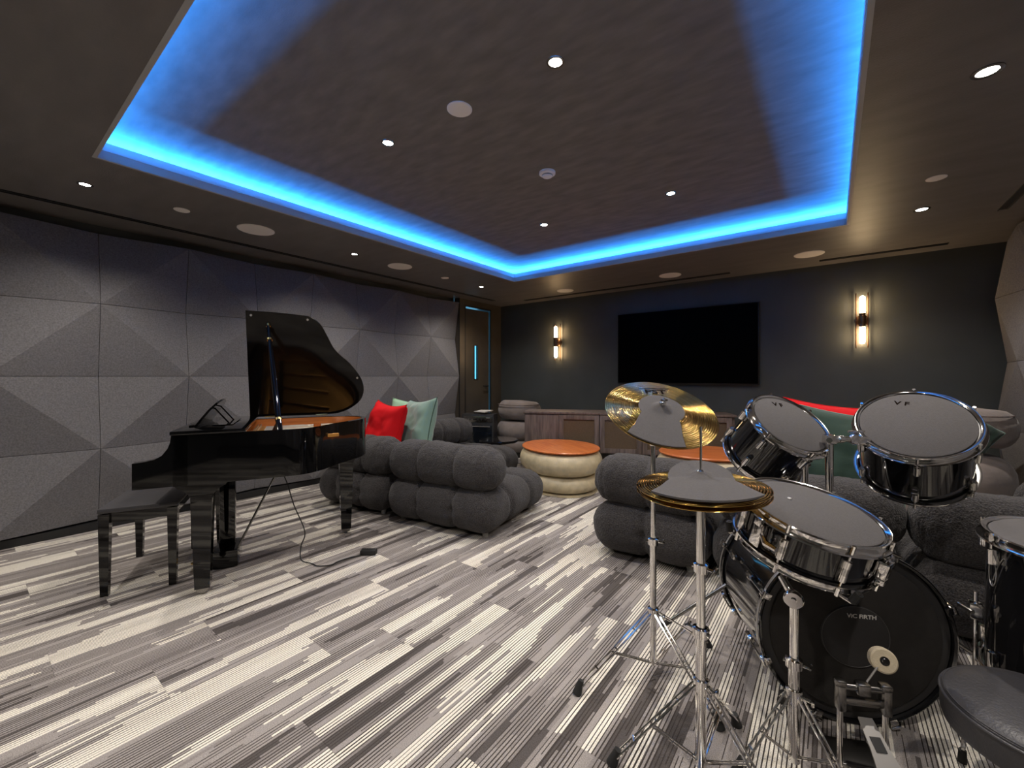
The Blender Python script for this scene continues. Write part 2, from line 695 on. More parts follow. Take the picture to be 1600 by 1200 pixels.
ZN = [.068, .609, 1.150, 1.691, 2.232]
# left wall: node (i, j) proud when i + j is even; node i=0 is at y=.090
for i in range(-3, 8):
    y0, y1 = .090 + .541 * i, .090 + .541 * (i + 1)
    for j in range(4):
        felt_panel(wall_left, y0, y1, ZN[j], ZN[j + 1], -4.425, 1, (i + j) % 2 == 0, M['felt'], .086)
ZR = [.182, .723, 1.264, 1.805, 2.28]
for i in range(0, 12):
    y1, y0 = 5.30 - .541 * i, 5.30 - .541 * (i + 1)
    for j in range(4):
        felt_panel(wall_right, y0, y1, ZR[j], ZR[j + 1], 1.165, -1, (i + j) % 2 == 0, M['felt_r'], .070)

# baseboards and slots
b = B(); b.box((-4.40, (YF + 4.42) / 2, .028), (.05, 4.42 - YF, .056)); struct('baseboard_left', b, M['black_trim'])
b = B(); b.box(((XL + XR) / 2, YB - .008, .04), (XR - XL, .016, .08)); struct('baseboard_back', b, M['black_trim'])
b = B(); b.box((1.15, (YF + YB) / 2, .08), (.05, YB - YF, .16)); struct('baseboard_right', b, M['black_trim'])

# ceiling: soffit around the tray, trough floor, tray walls and tray top in one shell
b = B()
T = .02
OX0, OX1, OY0, OY1 = HX0 - .26, HX1 + .26, HY0 - .26, HY1 + .26
zc = CEIL + T / 2
b.box(((XL - .2 + HX0) / 2, (YF + YB) / 2, zc), (HX0 - XL + .2, YB - YF + .3, T))
b.box(((XR + .2 + HX1) / 2, (YF + YB) / 2, zc), (XR + .2 - HX1, YB - YF + .3, T))
b.box(((HX0 + HX1) / 2, (YF - .15 + HY0) / 2, zc), (HX1 - HX0, HY0 - YF + .15, T))
b.box(((HX0 + HX1) / 2, (YB + .15 + HY1) / 2, zc), (HX1 - HX0, YB + .15 - HY1, T))
zt = (CEIL + TRAY) / 2 + .01
ceiling = struct('ceiling', b, M['ceiling'])
b = B()
b.box((OX0 - .02, (OY0 + OY1) / 2, zt), (.04, OY1 - OY0 + .08, TRAY - CEIL))
b.box((OX1 + .02, (OY0 + OY1) / 2, zt), (.04, OY1 - OY0 + .08, TRAY - CEIL))
b.box(((OX0 + OX1) / 2, OY0 - .02, zt), (OX1 - OX0, .04, TRAY - CEIL))
b.box(((OX0 + OX1) / 2, OY1 + .02, zt), (OX1 - OX0, .04, TRAY - CEIL))
b.box(((OX0 + OX1) / 2, (OY0 + OY1) / 2, TRAY + .02), (OX1 - OX0 + .16, OY1 - OY0 + .16, .04))
obj('raised_tray', b, M['tray'], ceiling, smooth=False)


def ring_fascia(x0, x1, y0, y1, th, z0, z1):
    b = B()
    zm, h = (z0 + z1) / 2, z1 - z0
    b.box((x0 - th / 2, (y0 + y1) / 2, zm), (th, y1 - y0 + 2 * th, h))
    b.box((x1 + th / 2, (y0 + y1) / 2, zm), (th, y1 - y0 + 2 * th, h))
    b.box(((x0 + x1) / 2, y0 - th / 2, zm), (x1 - x0, th, h))
    b.box(((x0 + x1) / 2, y1 + th / 2, zm), (x1 - x0, th, h))
    return b


M['fascia'] = mat('opal_acrylic_lip', (.85, .85, .86), .6, var=.05)
_nt = M['fascia'].node_tree
_tr = N(_nt, 'ShaderNodeBsdfTranslucent')
_tr.inputs['Color'].default_value = (.55, .60, .65, 1)
_mx = N(_nt, 'ShaderNodeMixShader')
_mx.inputs[0].default_value = .45
_nt.links.new(_nt.nodes['Principled BSDF'].outputs[0], _mx.inputs[1])
_nt.links.new(_tr.outputs[0], _mx.inputs[2])
_nt.links.new(_mx.outputs[0], _nt.nodes['Material Output'].inputs['Surface'])
struct('trim_1', ring_fascia(HX0 + .0025, HX1 - .0025, HY0 + .0025, HY1 - .0025, .018, CEIL - .001, 2.345), mat('lower_fascia_paint', (.42, .42, .43), .6, var=.05))
struct('trim_2', ring_fascia(HX0 + .0045, HX1 - .0045, HY0 + .0045, HY1 - .0045, .006, 2.345, 2.390), M['fascia'])


def slot(name, x0, y0, x1, y1):
    b = B()
    dx, dy = x1 - x0, y1 - y0
    L = math.hypot(dx, dy)
    a = math.atan2(dy, dx)
    r = Matrix.Rotation(a, 3, 'Z')
    c = Vector(((x0 + x1) / 2, (y0 + y1) / 2, CEIL - .002))
    for s in (-1, 1):
        b.box(c + r @ Vector((0, s * .022, 0)), (L, .005, .008), r)
    b.box(c + Vector((0, 0, .0015)), (L, .04, .002), r)
    struct(name, b, M['black_trim'])


slot('trim_3', -4.08, -1.5, -4.08, 4.9)
slot('trim_4', .935, -1.5, .935, 4.35)
slot('trim_5', -3.7, 5.17, -.9, 5.17)
slot('trim_6', -.1, 5.17, .80, 5.17)

# door in the bronze end of the left wall
b = B()
b.box((DX - .14, 4.56, 1.1), (.28, .02, 2.21)); b.box((DX - .14, 5.145, 1.1), (.28, .02, 2.21)); b.box((DX - .14, 4.8525, 2.205), (.28, .605, .02))
struct('trim_7', b, M['black_trim'])
b = B()
D0, D1 = 4.575, 5.108
b.box((DX - .03, (D0 + 4.765) / 2, 1.09), (.04, 4.765 - D0, 2.16))
b.box((DX - .03, (4.845 + D1) / 2, 1.09), (.04, D1 - 4.845, 2.16))
b.box((DX - .03, 4.805, .56), (.04, .08, 1.10))
b.box((DX - .03, 4.805, 1.895), (.04, .08, .55))
door = struct('door_1', b, M['wall_bronze'])
b = B(); b.box((DX - .02, 4.805, 1.365), (.006, .08, .51)); g = obj('vision_glass', b, mat('door_glass', (.5, .8, .9), .05, spec=.6), door, smooth=False)
g.data.materials[0].node_tree.nodes['Principled BSDF'].inputs['Transmission Weight'].default_value = 1
b = B()
for yy in (4.768, 4.842):
    b.box((DX - .008, yy, 1.365), (.012, .010, .53))
for zz in (1.105, 1.625):
    b.box((DX - .008, 4.805, zz), (.012, .084, .010))
obj('glass_bead', b, M['black_trim'], door, smooth=False)
b = B(); b.cyl((DX - .01, 5.03, 1.0), (DX + .05, 5.03, 1.0), .012); b.cyl((DX + .045, 5.03, 1.0), (DX + .045, 4.92, 1.0), .010); obj('door_handle', b, M['dark_chrome'], door)
b = B(); b.box((DX - .292, 4.85, 1.10), (.02, .62, 2.24))
struct('corridor_glow', b, M['corridor'])  # glowing panel added behind the door, stands for the lit corridor

# ---------------------------------------------------------------- ceiling fittings
SPOTS = []


def make_downlight(loc, label, group, r=.036, lens_r=.026, parent_light=True):
    t = thing('downlight', label, 'ceiling light', loc, 0, group)
    b = B(); b.lathe([(lens_r, -.001), (lens_r + .002, -.004), (r, -.003), (r + .001, .0), (lens_r, .0)], 28); obj('trim_ring', b, M['dark_chrome'], t)
    b = B(); b.lathe([(0, -.0018), (lens_r, -.0018), (lens_r, .0)], 24); obj('lens', b, M['lens'], t)
    d = bpy.data.lights.new('downlight_lamp', 'SPOT')
    d.energy = SPOT_W
    d.color = WARM
    d.spot_size = math.radians(146)
    d.spot_blend = .75
    d.shadow_soft_size = .025
    o = bpy.data.objects.new('downlight_lamp', d)
    COL.objects.link(o)
    o.parent = t
    o.location = (0, 0, -.012)
    return t


for loc, lab in [((-3.558, .45, CEIL), 'recessed downlight in the lower ceiling nearest the left edge of the photo'),
                 ((-3.572, 2.243, CEIL), 'recessed downlight in the lower ceiling above the raised piano lid'),
                 ((-3.580, 4.047, CEIL), 'small recessed downlight in the far left corner of the lower ceiling'),
                 ((.466, 2.344, CEIL), 'bright recessed downlight at the top right of the lower ceiling'),
                 ((.491, 4.008, CEIL), 'recessed downlight in a dark ring, right side of the ceiling above the right wall lamp')]:
    make_downlight(loc, lab, 'downlights in the lower ceiling', .045 if loc[0] > 0 else .036, .030 if loc[0] > 0 else .024)
for loc, lab in [((-.924, 1.513, TRAY), 'largest looking bright downlight at the top middle of the raised ceiling'),
                 ((-1.996, 1.462, TRAY), 'bright downlight in the raised ceiling, below left of the round speaker'),
                 ((-1.993, 3.075, TRAY), 'small downlight in the raised ceiling above the blue cove corner'),
                 ((-.924, 3.102, TRAY), 'bright downlight in the raised ceiling, right of the smoke detector')]:
    make_downlight(loc, lab, 'downlights in the raised ceiling')
# unseen downlights added over and behind the camera as fill light
for loc in [(-3.56, -1.2, CEIL), (.47, .45, CEIL), (-1.9, -.6, CEIL), (-.5, -.6, CEIL)]:
    make_downlight(loc, 'added fill downlight in the ceiling behind the photographer, out of frame', 'added fill downlights behind the camera')


def make_disc(name, loc, r, label, cat, group, m, depth=.006):
    t = thing(name, label, cat, loc, 0, group)
    b = B(); b.lathe([(r, .0), (r, -depth * .6), (r - .004, -depth), (r - .008, -depth)], 40); obj('rim', b, M['white_plastic'], t)
    b = B(); b.lathe([(r - .008, -depth), (r * .6, -depth * 1.15), (0, -depth * 1.2)], 40); obj('grille', b, m, t)
    return t


for loc, r, lab in [((-3.592, 1.402, CEIL), .128, 'large round white ceiling speaker nearest above the piano keyboard'),
                    ((-3.590, 2.779, CEIL), .124, 'round white ceiling speaker above the left sofa, beyond the piano lid'),
                    ((-2.846, 4.909, CEIL), .112, 'round white ceiling speaker above the left wall lamp'),
                    ((-1.465, 4.887, CEIL), .118, 'round white ceiling speaker above the wall television'),
                    ((-.172, 4.835, CEIL), .120, 'round white ceiling speaker up and left of the right wall lamp'),
                    ((-1.462, 1.491, TRAY), .062, 'round white speaker in the raised ceiling')]:
    make_disc('ceiling_speaker', loc, r, lab, 'speaker', 'round ceiling speakers', M['white_metal'])
for loc, lab in [((-3.574, .924, CEIL), 'small white sprinkler cover between downlight and speaker at far left'),
                 ((-3.593, 3.421, CEIL), 'small white sprinkler cover in the far left lower ceiling beside a downlight'),
                 ((.481, 3.426, CEIL), 'small white sprinkler cover on the right ceiling between two downlights')]:
    make_disc('sprinkler_cover', loc, .046, lab, 'sprinkler cover', 'white sprinkler covers', M['white_plastic'], .005)
t = thing('smoke_detector', 'white domed smoke detector in the middle of the raised ceiling', 'smoke detector', (-1.464, 2.297, TRAY))
b = B(); b.lathe([(.052, 0), (.052, -.014), (.046, -.018), (0, -.018)], 36); obj('base', b, M['white_plastic'], t)
b = B(); b.lathe([(.034, -.018), (.032, -.030), (.020, -.036), (0, -.037)], 30); obj('dome', b, M['white_plastic'], t)
b = B(); b.lathe([(.0345, -.021), (.0350, -.023), (.0345, -.025)], 30); obj('vent_ring', b, M['black_trim'], t)


# ---------------------------------------------------------------- wall lamps
def sconce(x, z, label, bulb):
    t = thing('wall_lamp', label, 'wall lamp', (x, YB, z), 0, 'double tube wall lamps')
    rx = Matrix.Rotation(PI / 2, 3, 'X')
    b = B(); b.lathe([(0, .012), (.050, .012), (.056, .008), (.056, 0)], 32, ax=rx); obj('backplate', b, M['bronze'], t)
    b = B(); b.cyl((0, -.01, 0), (0, -.075, 0), .016); obj('arm', b, M['bronze'], t)
    b = B(); b.lathe([(0, -.052), (.026, -.052), (.026, -.045), (.030, -.040), (.030, .040), (.026, .045), (.026, .052), (0, .052)], 28, origin=(0, -.085, 0)); obj('centre_socket', b, M['bronze'], t)
    for s in (-1, 1):
        b = B()
        pr = [(0, .052), (.021, .052), (.0225, .060), (.0225, .215), (.018, .228), (.008, .234), (0, .235)]
        b.lathe([(r, s * zz) for r, zz in pr], 24, origin=(0, -.085, 0))
        obj('glass_tube', b, bulb, t)
        b = B(); b.lathe([(.0235, s * .050), (.0255, s * .052), (.0255, s * .066), (.0235, s * .068)], 24, origin=(0, -.085, 0)); obj('collar', b, M['bronze'], t)
        b = B(); b.cyl((s * .046, -.034, -.27), (s * .046, -.034, .27), .0060, seg=10); b.cyl((s * .046, -.034, 0), (0, -.060, 0), .004, seg=8); obj('side_rod', b, M['bronze'], t)
    return t


sconce(-3.245, 1.655, 'bronze wall lamp with two glowing tubes, left of the television', M['bulb_far'])
sconce(.235, 1.700, 'bronze wall lamp with two glowing tubes, right of the television', M['bulb'])

# ---------------------------------------------------------------- television
t = thing('television', 'large black wall-mounted flat television, switched off', 'television', (-1.468, YB, 1.515))
b = B(); b.box((0, -.035, 0), (1.655, .035, .930), bevel=.006); obj('bezel', b, M['tv_frame'], t)
b = B(); b.box((0, -.0535, .004), (1.632, .003, .902)); obj('screen', b, M['tv_screen'], t, smooth=False)
b = B(); b.box((0, -.012, 0), (.5, .024, .4)); obj('wall_bracket', b, M['black_trim'], t, smooth=False)

# ---------------------------------------------------------------- sideboard
ca = math.atan2(.98, 2.085)
t = thing('sideboard', 'low grey-brown wooden sideboard with brown woven door panels below the television', 'sideboard', (-2.90, 4.05, 0), ca)
W_, Dp, Z0, Z1 = 2.29, .38, .27, .735
b = B(); b.box((W_ / 2, Dp / 2 + .01, (Z0 + Z1) / 2 - .012), (W_, Dp, Z1 - Z0 - .024)); obj('carcass', b, M['cab_wood'], t, smooth=False)
b = B(); b.box((W_ / 2, Dp / 2 - .004, Z1 - .012), (W_ + .03, Dp + .03, .024), bevel=.003); obj('top_board', b, M['cab_wood'], t)
b = B(); b.box((W_ / 2, Dp / 2 + .05, Z0 / 2), (W_ - .25, Dp - .12, Z0)); obj('plinth', b, M['black_trim'], t, smooth=False)
b = B(); b.box((.205, .003, (Z0 + Z1) / 2 - .012), (.395, .016, Z1 - Z0 - .034), bevel=.002); obj('plain_front', b, M['cab_wood'], t)
dw = .455
for k in range(4):
    x0 = .41 + k * (dw + .01)
    zc_, zh = (Z0 + Z1) / 2 - .012, Z1 - Z0 - .040
    b = B()
    f_ = .052
    b.box((x0 + f_ / 2, -.001, zc_), (f_, .022, zh), bevel=.0015)
    b.box((x0 + dw - f_ / 2, -.001, zc_), (f_, .022, zh), bevel=.0015)
    b.box((x0 + dw / 2, -.001, zc_ + zh / 2 - f_ / 2), (dw - 2 * f_, .022, f_), bevel=.0015)
    b.box((x0 + dw / 2, -.001, zc_ - zh / 2 + f_ / 2), (dw - 2 * f_, .022, f_), bevel=.0015)
    d = obj('door', b, M['cab_wood'], t)
    b = B(); b.box((x0 + dw / 2, .006, zc_), (dw - 2 * f_, .008, zh - 2 * f_)); obj('woven_panel', b, M['cloth_panel'], d, smooth=False)


# ---------------------------------------------------------------- coffee tables
def coffee(loc, rotz, label):
    t = thing('coffee_table', label, 'coffee table', loc, rotz, 'pebble shaped coffee tables')
    sy = .84

    def bulge(z0, z1, r0, r1, n=9):
        return [(r0 + (r1 - r0) * math.sin(PI * k / n) ** .55, z0 + (z1 - z0) * k / n) for k in range(n + 1)]
    b = B(); b.lathe([(0, .186)] + bulge(.186, .408, .40, .485) + [(0, .408)], 64, sy=sy); obj('upper_bulge', b, M['stone'], t, angle=60)
    b = B(); b.lathe([(0, .022)] + bulge(.022, .182, .38, .455) + [(0, .182)], 64, sy=sy); obj('lower_bulge', b, M['stone'], t, angle=60)
    b = B(); b.lathe([(0, .002), (.43, .002), (.43, .014), (.40, .02), (0, .02)], 64, sy=sy); obj('foot_ring', b, M['stone'], t)
    b = B(); b.lathe([(0, .405), (.437, .405), (.456, .414), (.458, .422), (.452, .428), (0, .428)], 72, sy=sy); obj('table_top', b, M['table_top'], t)
    return t


coffee((-2.256, 3.79, 0), -.55, 'cream pebble shaped coffee table with orange wooden top, between the two sofas')
coffee((-.93, 4.33, 0), .4, 'coffee table mostly hidden behind the right sofa, only its orange top showing')


# ---------------------------------------------------------------- upholstery
def puff(hx, hy, hz, rad, seams_x, seams_y, amp=.035, wid=.020, step=.016, noise_amp=.004, seed=0, endseam=0, buttons=True, bulge=.012):
    b = B()
    bm = b.bm
    H3 = (hx, hy, hz)
    inner = (max(hx - rad, .001), max(hy - rad, .001), max(hz - rad, .001))
    cache = {}

    def vert(q):
        key = (round(q[0], 5), round(q[1], 5), round(q[2], 5))
        if key in cache:
            return cache[key]
        c = Vector([max(-inner[i], min(inner[i], q[i])) for i in range(3)])
        d = Vector(q) - c
        n = d.normalized()
        p = c + n * rad
        off = 0.0
        for sx_ in seams_x:
            a = abs(p.x - sx_)
            off -= amp * math.exp(-a / wid)
        for sy_ in seams_y:
            a = abs(p.y - sy_)
            off -= amp * math.exp(-a / wid)
        if buttons:
            for sx_ in seams_x:
                for sy_ in list(seams_y) + [-hy, hy]:
                    zz = hz if sy_ in seams_y else 0.0
                    dd = (p - Vector((sx_, sy_, zz))).length
                    off -= .020 * math.exp(-(dd / .035) ** 2)
        if endseam:
            for e in (-1, 1):
                a = abs(p.x - e * (hx - endseam))
                off -= .010 * math.exp(-a / .008)
                a = abs(p.x - e * (hx - endseam * .45))
                off -= .008 * math.exp(-a / .008)
        off += bulge * noise.noise(p * 5 + Vector((seed, 0, 0))) + noise_amp * noise.noise(p * 38 + Vector((seed, 3, 1)))
        v = bm.verts.new(p + n * off)
        cache[key] = v
        return v
    for ax in range(3):
        u, w = [(1, 2), (0, 2), (0, 1)][ax]
        nu = max(4, int(2 * H3[u] / step))
        nw = max(4, int(2 * H3[w] / step))
        for s in (-1, 1):
            for i in range(nu):
                for j in range(nw):
                    quad = []
                    for di, dj in ((0, 0), (1, 0), (1, 1), (0, 1)):
                        q = [0, 0, 0]
                        q[ax] = s * H3[ax]
                        q[u] = -H3[u] + 2 * H3[u] * (i + di) / nu
                        q[w] = -H3[w] + 2 * H3[w] * (j + dj) / nw
                        quad.append(vert(q))
                    if len(set(quad)) >= 3:
                        try:
                            bm.faces.new(quad if len(set(quad)) == 4 else list(dict.fromkeys(quad)))
                        except ValueError:
                            pass
    return b


def sofa_module(name_label, loc, rotz, w, d, lobes_w, lobes_d, seed, roll_side=None, both=False, group=None):
    """local x along the back, local +y towards the seat front; the back roll lies over y = 0"""
    t = thing('sofa_module', name_label, 'sofa', loc, rotz, group)
    sx_ = [-w / 2 + w * k / lobes_w for k in range(1, lobes_w)]
    sy_ = [-d / 2 + d * k / lobes_d for k in range(1, lobes_d)]
    b = puff(w / 2 - .004, d / 2, .158, .150, sx_, sy_, seed=seed, amp=.038, wid=.013)
    obj('seat', b, M['boucle'], t, angle=180, loc=(0, d / 2, .185))
    b = puff(w / 2 - .002, .165, .160, .150, sx_, [], seed=seed + 5, amp=.036, wid=.013, endseam=.10, step=.013, buttons=False)
    obj('backrest', b, M['boucle'], t, angle=180, loc=(0, .185, .478))
    if roll_side:
        b = puff((d - .36) / 2, .150, .150, .142, [-.12, .14], [], seed=seed + 9, amp=.036, wid=.013, endseam=.10, step=.013, buttons=False)
        obj('side_bolster', b, M['boucle'], t, angle=180, loc=(roll_side * (w / 2 - .16), .36 + (d - .36) / 2, .470), rot=(0, 0, PI / 2))
    for fx in (-1, 1):
        for fy in (.14, d - .14):
            b = B(); b.cyl((fx * (w / 2 - .12), fy, .001), (fx * (w / 2 - .12), fy, .045), .020, .024, 14); obj('foot', b, M['foot_plastic'], t)
    return t


# left sofa (turned nine degrees)
RA = math.atan2(.148, .989)
ux, uy = math.cos(RA), math.sin(RA)
A1c = (-2.345, 2.085)
sofa_module('charcoal boucle sofa module with three-lobed back, at the open corner beside the piano tail', (A1c[0], A1c[1], 0), RA, 1.02, 1.00, 3, 3, 1)
A2c = (A1c[0] - .945 * ux, A1c[1] - .945 * uy + .02)
sofa_module('charcoal boucle sofa module behind the piano leg, under the red and green cushions', (A2c[0], A2c[1], 0), RA, .86, .94, 3, 3, 2)
sofa_module('charcoal boucle sofa module farthest left, its rolled end showing behind the green cushion', (-3.90, 3.52, 0), -PI / 2, .84, 1.06, 3, 3, 3)
# right sofa
sofa_module('charcoal boucle sofa module nearest the walkway, behind the cymbals', (-.905, 2.46, 0), .02, .73, .92, 2, 3, 11)
sofa_module('charcoal boucle sofa module behind the snare and small tom', (-.135, 2.50, 0), .02, .84, .92, 2, 3, 12)
sofa_module('charcoal boucle sofa module in the right corner with a side bolster, behind the large tom', (.690, 2.52, 0), .02, .82, 1.05, 2, 3, 13, roll_side=1)


def cushion(label, loc, rot, s, m, th=.085, seed=0, mback=None, ears=.10):
    b = B()
    n = 26
    grid = {}
    for side in (1, -1):
        for i in range(n + 1):
            for j in range(n + 1):
                x, y = -1 + 2 * i / n, -1 + 2 * j / n
                edge = i in (0, n) or j in (0, n)
                if edge and (i, j, 1) in grid:
                    grid[(i, j, side)] = grid[(i, j, 1)]
                    continue
                px = x * (1 - ears * (1 - y * y))
                py = y * (1 - ears * (1 - x * x))
                h = th * ((1 - x ** 4) * (1 - y ** 4)) ** .55
                h *= 1 + .35 * noise.noise(Vector((x * 1.6 + seed, y * 1.6, side)))
                h += .010 * noise.noise(Vector((x * 5, y * 5, seed + side))) * (1 - abs(x * y))
                grid[(i, j, side)] = b.bm.verts.new((px * s / 2, side * h, py * s / 2))
    for side in (1, -1):
        for i in range(n):
            for j in range(n):
                b.bm.faces.new([grid[(i, j, side)], grid[(i + 1, j, side)], grid[(i + 1, j + 1, side)], grid[(i, j + 1, side)]])
    t = thing('cushion', label, 'cushion', loc)
    t.rotation_euler = rot
    obj('cover', b, m, t, angle=180)
    # piped seam all round
    P = []
    for i in range(n):
        P.append(grid_pos(-1 + 2 * i / n, -1, s, ears))
    for i in range(n):
        P.append(grid_pos(1, -1 + 2 * i / n, s, ears))
    for i in range(n):
        P.append(grid_pos(1 - 2 * i / n, 1, s, ears))
    for i in range(n):
        P.append(grid_pos(-1, 1 - 2 * i / n, s, ears))
    bb = B(); bb.tube(P, .0035, 6, closed=True)
    obj('seam', bb, mback or m, t)
    return t


def grid_pos(x, y, s, ears):
    return (x * (1 - ears * (1 - y * y)) * s / 2, 0, y * (1 - ears * (1 - x * x)) * s / 2)


cushion('red velvet cushion on the left sofa', (-3.375, 2.44, .650), (math.radians(-14), math.radians(3), math.radians(-6)), .52, M['velvet_red'], th=.115, seed=1, ears=.15)
cushion('pale sage green cushion leaning beside the red one on the left sofa', (-3.215, 2.70, .665), (math.radians(-15), math.radians(-5), math.radians(-12)), .55, M['velvet_sage'], th=.10, seed=3, mback=M['velvet_teal'], ears=.13)
cushion('mint coloured cushion peeking out behind the red cushion', (-3.55, 2.86, .640), (math.radians(-15), math.radians(6), math.radians(20)), .52, M['velvet_mint'], seed=5)
cushion('red velvet cushion behind a green one on the right sofa', (.00, 3.34, .695), (math.radians(-18), math.radians(5), math.radians(-4)), .60, M['velvet_red'], seed=7)
cushion('dark green velvet cushion between the two tom drums', (.07, 3.10, .670), (math.radians(-16), math.radians(7), math.radians(-8)), .56, M['velvet_teal'], seed=9, mback=M['velvet_sage'], ears=.08)
cushion('green cushion whose corner pokes out right of the large tom', (.485, 3.03, .850), (math.radians(-20), math.radians(38), math.radians(10)), .30, M['velvet_teal'], th=.06, seed=11, mback=M['velvet_sage'])


def armchair(loc, rotz, label, top=.80, s=1.0):
    t = thing('lounge_chair', label, 'armchair', loc, rotz, 'taupe lounge chairs')

    def pad(r, z0, z1, sy=.86):
        zm, h = (z0 + z1) / 2, (z1 - z0) / 2
        pr = [(0, z0), (r * .72, z0 + h * .06)]
        for k in range(1, 10):
            a = -PI / 2 + PI * k / 10
            pr.append((r - h * .75 + h * .75 * math.cos(a), zm + h * math.sin(a)))
        pr += [(r * .72, z1 - h * .06 + .006), (0, z1 + .012)]
        b = B(); b.lathe(pr, 44, sy=sy); return b
    b = pad(.335 * s, .075, .235); obj('base_pad', b, M['suede'], t, angle=60)
    b = pad(.325 * s, .24, .50 * top / .8); obj('seat', b, M['suede'], t, angle=60)
    b = pad(.325 * s, .0, .275); o = obj('backrest', b, M['suede'], t, angle=60, loc=(0, .02, top - .285), rot=(-.05, .04, 0))
    b = B(); b.tube([(.305 * s * math.cos(a), .262 * s * math.sin(a), top - .058) for a in [2 * PI * k / 40 for k in range(40)]], .005, 6, closed=True); obj('seam', b, M['cab_wood'], t)
    b = B(); b.lathe([(0, .001), (.24 * s, .001), (.24 * s, .075), (0, .075)], 32); obj('foot', b, M['black_trim'], t)
    return t


armchair((-3.66, 4.96, 0), .2, 'taupe suede lounge chair of stacked round pads, behind the left end of the sideboard')
armchair((.70, 4.52, 0), -.3, 'taupe suede lounge chair in the right corner behind the large tom', .93, 1.05)

# black equipment case, papers, round side table in the far left corner
t = thing('amplifier', 'black guitar amplifier with papers on top, in front of the left lounge chair', 'amplifier', (-3.97, 4.46, 0), .45)
b = B(); b.box((0, 0, .315), (.46, .24, .62), bevel=.01); obj('cabinet', b, M['amp_black'], t)
b = B(); b.box((0, -.122, .555), (.42, .010, .085), bevel=.002); cp = obj('control_panel', b, M['dark_chrome'], t)
for k in range(6):
    b = B(); b.cyl((-.16 + k * .055, -.126, .55), (-.16 + k * .055, -.140, .55), .009, seg=12); obj('knob', b, M['black_trim'], cp)
b = B(); b.box((.15, -.128, .575), (.05, .003, .012)); obj('badge', b, M['silver_trim'], t, smooth=False)
b = B(); b.box((0, -.122, .27), (.41, .008, .40), bevel=.002); obj('speaker_front', b, M['amp_cloth'], t)
b = B(); b.box((0, -.128, .455), (.36, .010, .012)); obj('chrome_strip', b, M['silver_trim'], t, smooth=False)
b = B(); b.tube([(-.09, 0, .625), (-.08, 0, .648), (.08, 0, .648), (.09, 0, .625)], .007, 8); obj('carry_handle', b, M['rubber'], t)
b = B(); b.box((0, 0, 0), (.20, .15, .010)); b.box((.03, .02, .011), (.18, .13, .010), Matrix.Rotation(.3, 3, 'Z'))
pp = obj('papers', b, M['paper'], None, smooth=False, loc=(-3.90, 4.44, .632)); tag(pp, 'small pile of white papers lying on the black amplifier', 'papers')
pp.location.z = .657

t = thing('side_table', 'round black glossy side table between left sofa and sideboard', 'side table', (-3.42, 4.20, 0))
b = B(); b.lathe([(0, .305), (.235, .305), (.25, .315), (.25, .335), (.245, .340), (0, .340)], 48); obj('table_top', b, M['gloss_black'], t)
b = B(); b.lathe([(0, .02), (.13, .02), (.035, .04), (.03, .06), (.03, .29), (.10, .305), (0, .305)], 32); obj('pedestal', b, M['gloss_black'], t)
b = B(); b.lathe([(0, .001), (.17, .001), (.17, .018), (.13, .024), (0, .024)], 36); obj('base', b, M['gloss_black'], t)

# ---------------------------------------------------------------- piano (local x to its treble side, y towards the tail)
PTH = -math.atan2(.436, .9)
piano = thing('grand_piano', 'small glossy black grand piano with its lid propped open', 'piano', (-2.72, .505, 0), PTH)
W, RZ0, RZ1 = .80, .59, .850
ctrl = [(0, .60, 0), (0, .70, 0), (-.02, .77, 0), (-.065, .83, 0), (-.13, .885, 0), (-.22, .945, 0), (-.32, 1.03, 0), (-.42, 1.11, 0),
        (-.52, 1.155, 0), (-.62, 1.165, 0), (-.71, 1.13, 0), (-.77, 1.05, 0), (-.80, .95, 0), (-.80, .85, 0)]
curve = [(p.x, p.y) for p in spline(ctrl, 6)]
outline = [(0, .16)] + curve + [(-.80, .16)]
b = B(); b.wall_path(outline, .028, RZ0, RZ1); rim = obj('case_rim', b, M['piano'], piano, angle=30)
inner_pts = []
for i, p in enumerate(outline):
    a = Vector(outline[max(i - 1, 0)]); c_ = Vector(outline[min(i + 1, len(outline) - 1)])
    dd = (c_ - a).normalized()
    inner_pts.append((p[0] - dd.y * .0285, p[1] + dd.x * .0285))
inner_pts = [(x, max(y, .42)) for x, y in inner_pts]
ip = [inner_pts[0]] + [p for p in inner_pts[1:-1] if p[1] > .42] + [inner_pts[-1]]
b = B(); b.wall_path(ip, .004, .74, RZ1 - .004); obj('inner_rim_veneer', b, M['amber_wood'], rim, angle=30)
b = B(); b.prism(ip, lambda x, y: (x, y, .60), lambda x, y: (x, y, .612)); obj('soundboard', b, M['amber_wood'], piano, smooth=False)
b = B(); b.prism([(x * .985 - .005, y * .985 + .006) for x, y in ip], lambda x, y: (x, y, .752), lambda x, y: (x, y, .775))
plate = obj('iron_plate', b, M['gold_plate'], piano, smooth=False)
b = B()
for k in range(4):
    x0 = -.12 - k * .165
    b.box((x0, .70 - k * .0, .788), (.018, .50, .020), Matrix.Rotation(.10 + .05 * k, 3, 'Z'), bevel=.004)
b.box((-.40, .50, .790), (.74, .05, .022), bevel=.005)
obj('plate_struts', b, M['gold_plate'], plate)
b = B()
for k in range(60):
    x0 = -.05 - k * .0118
    ln = .22 + .38 * (k / 59)
    yy = .52
    x1 = x0 - .09 * (ln)
    b.cyl((x0, yy, .798), (x1, yy + ln, .795), .0009, seg=4, cap=False)
s_ = obj('strings', b, M['steel_string'], plate); s_['kind'] = 'stuff'
b = B()
for k in range(46):
    for q in range(2):
        b.cyl((-.06 - k * .0155, .475 + q * .018, .795), (-.06 - k * .0155, .475 + q * .018, .815), .003, seg=6)
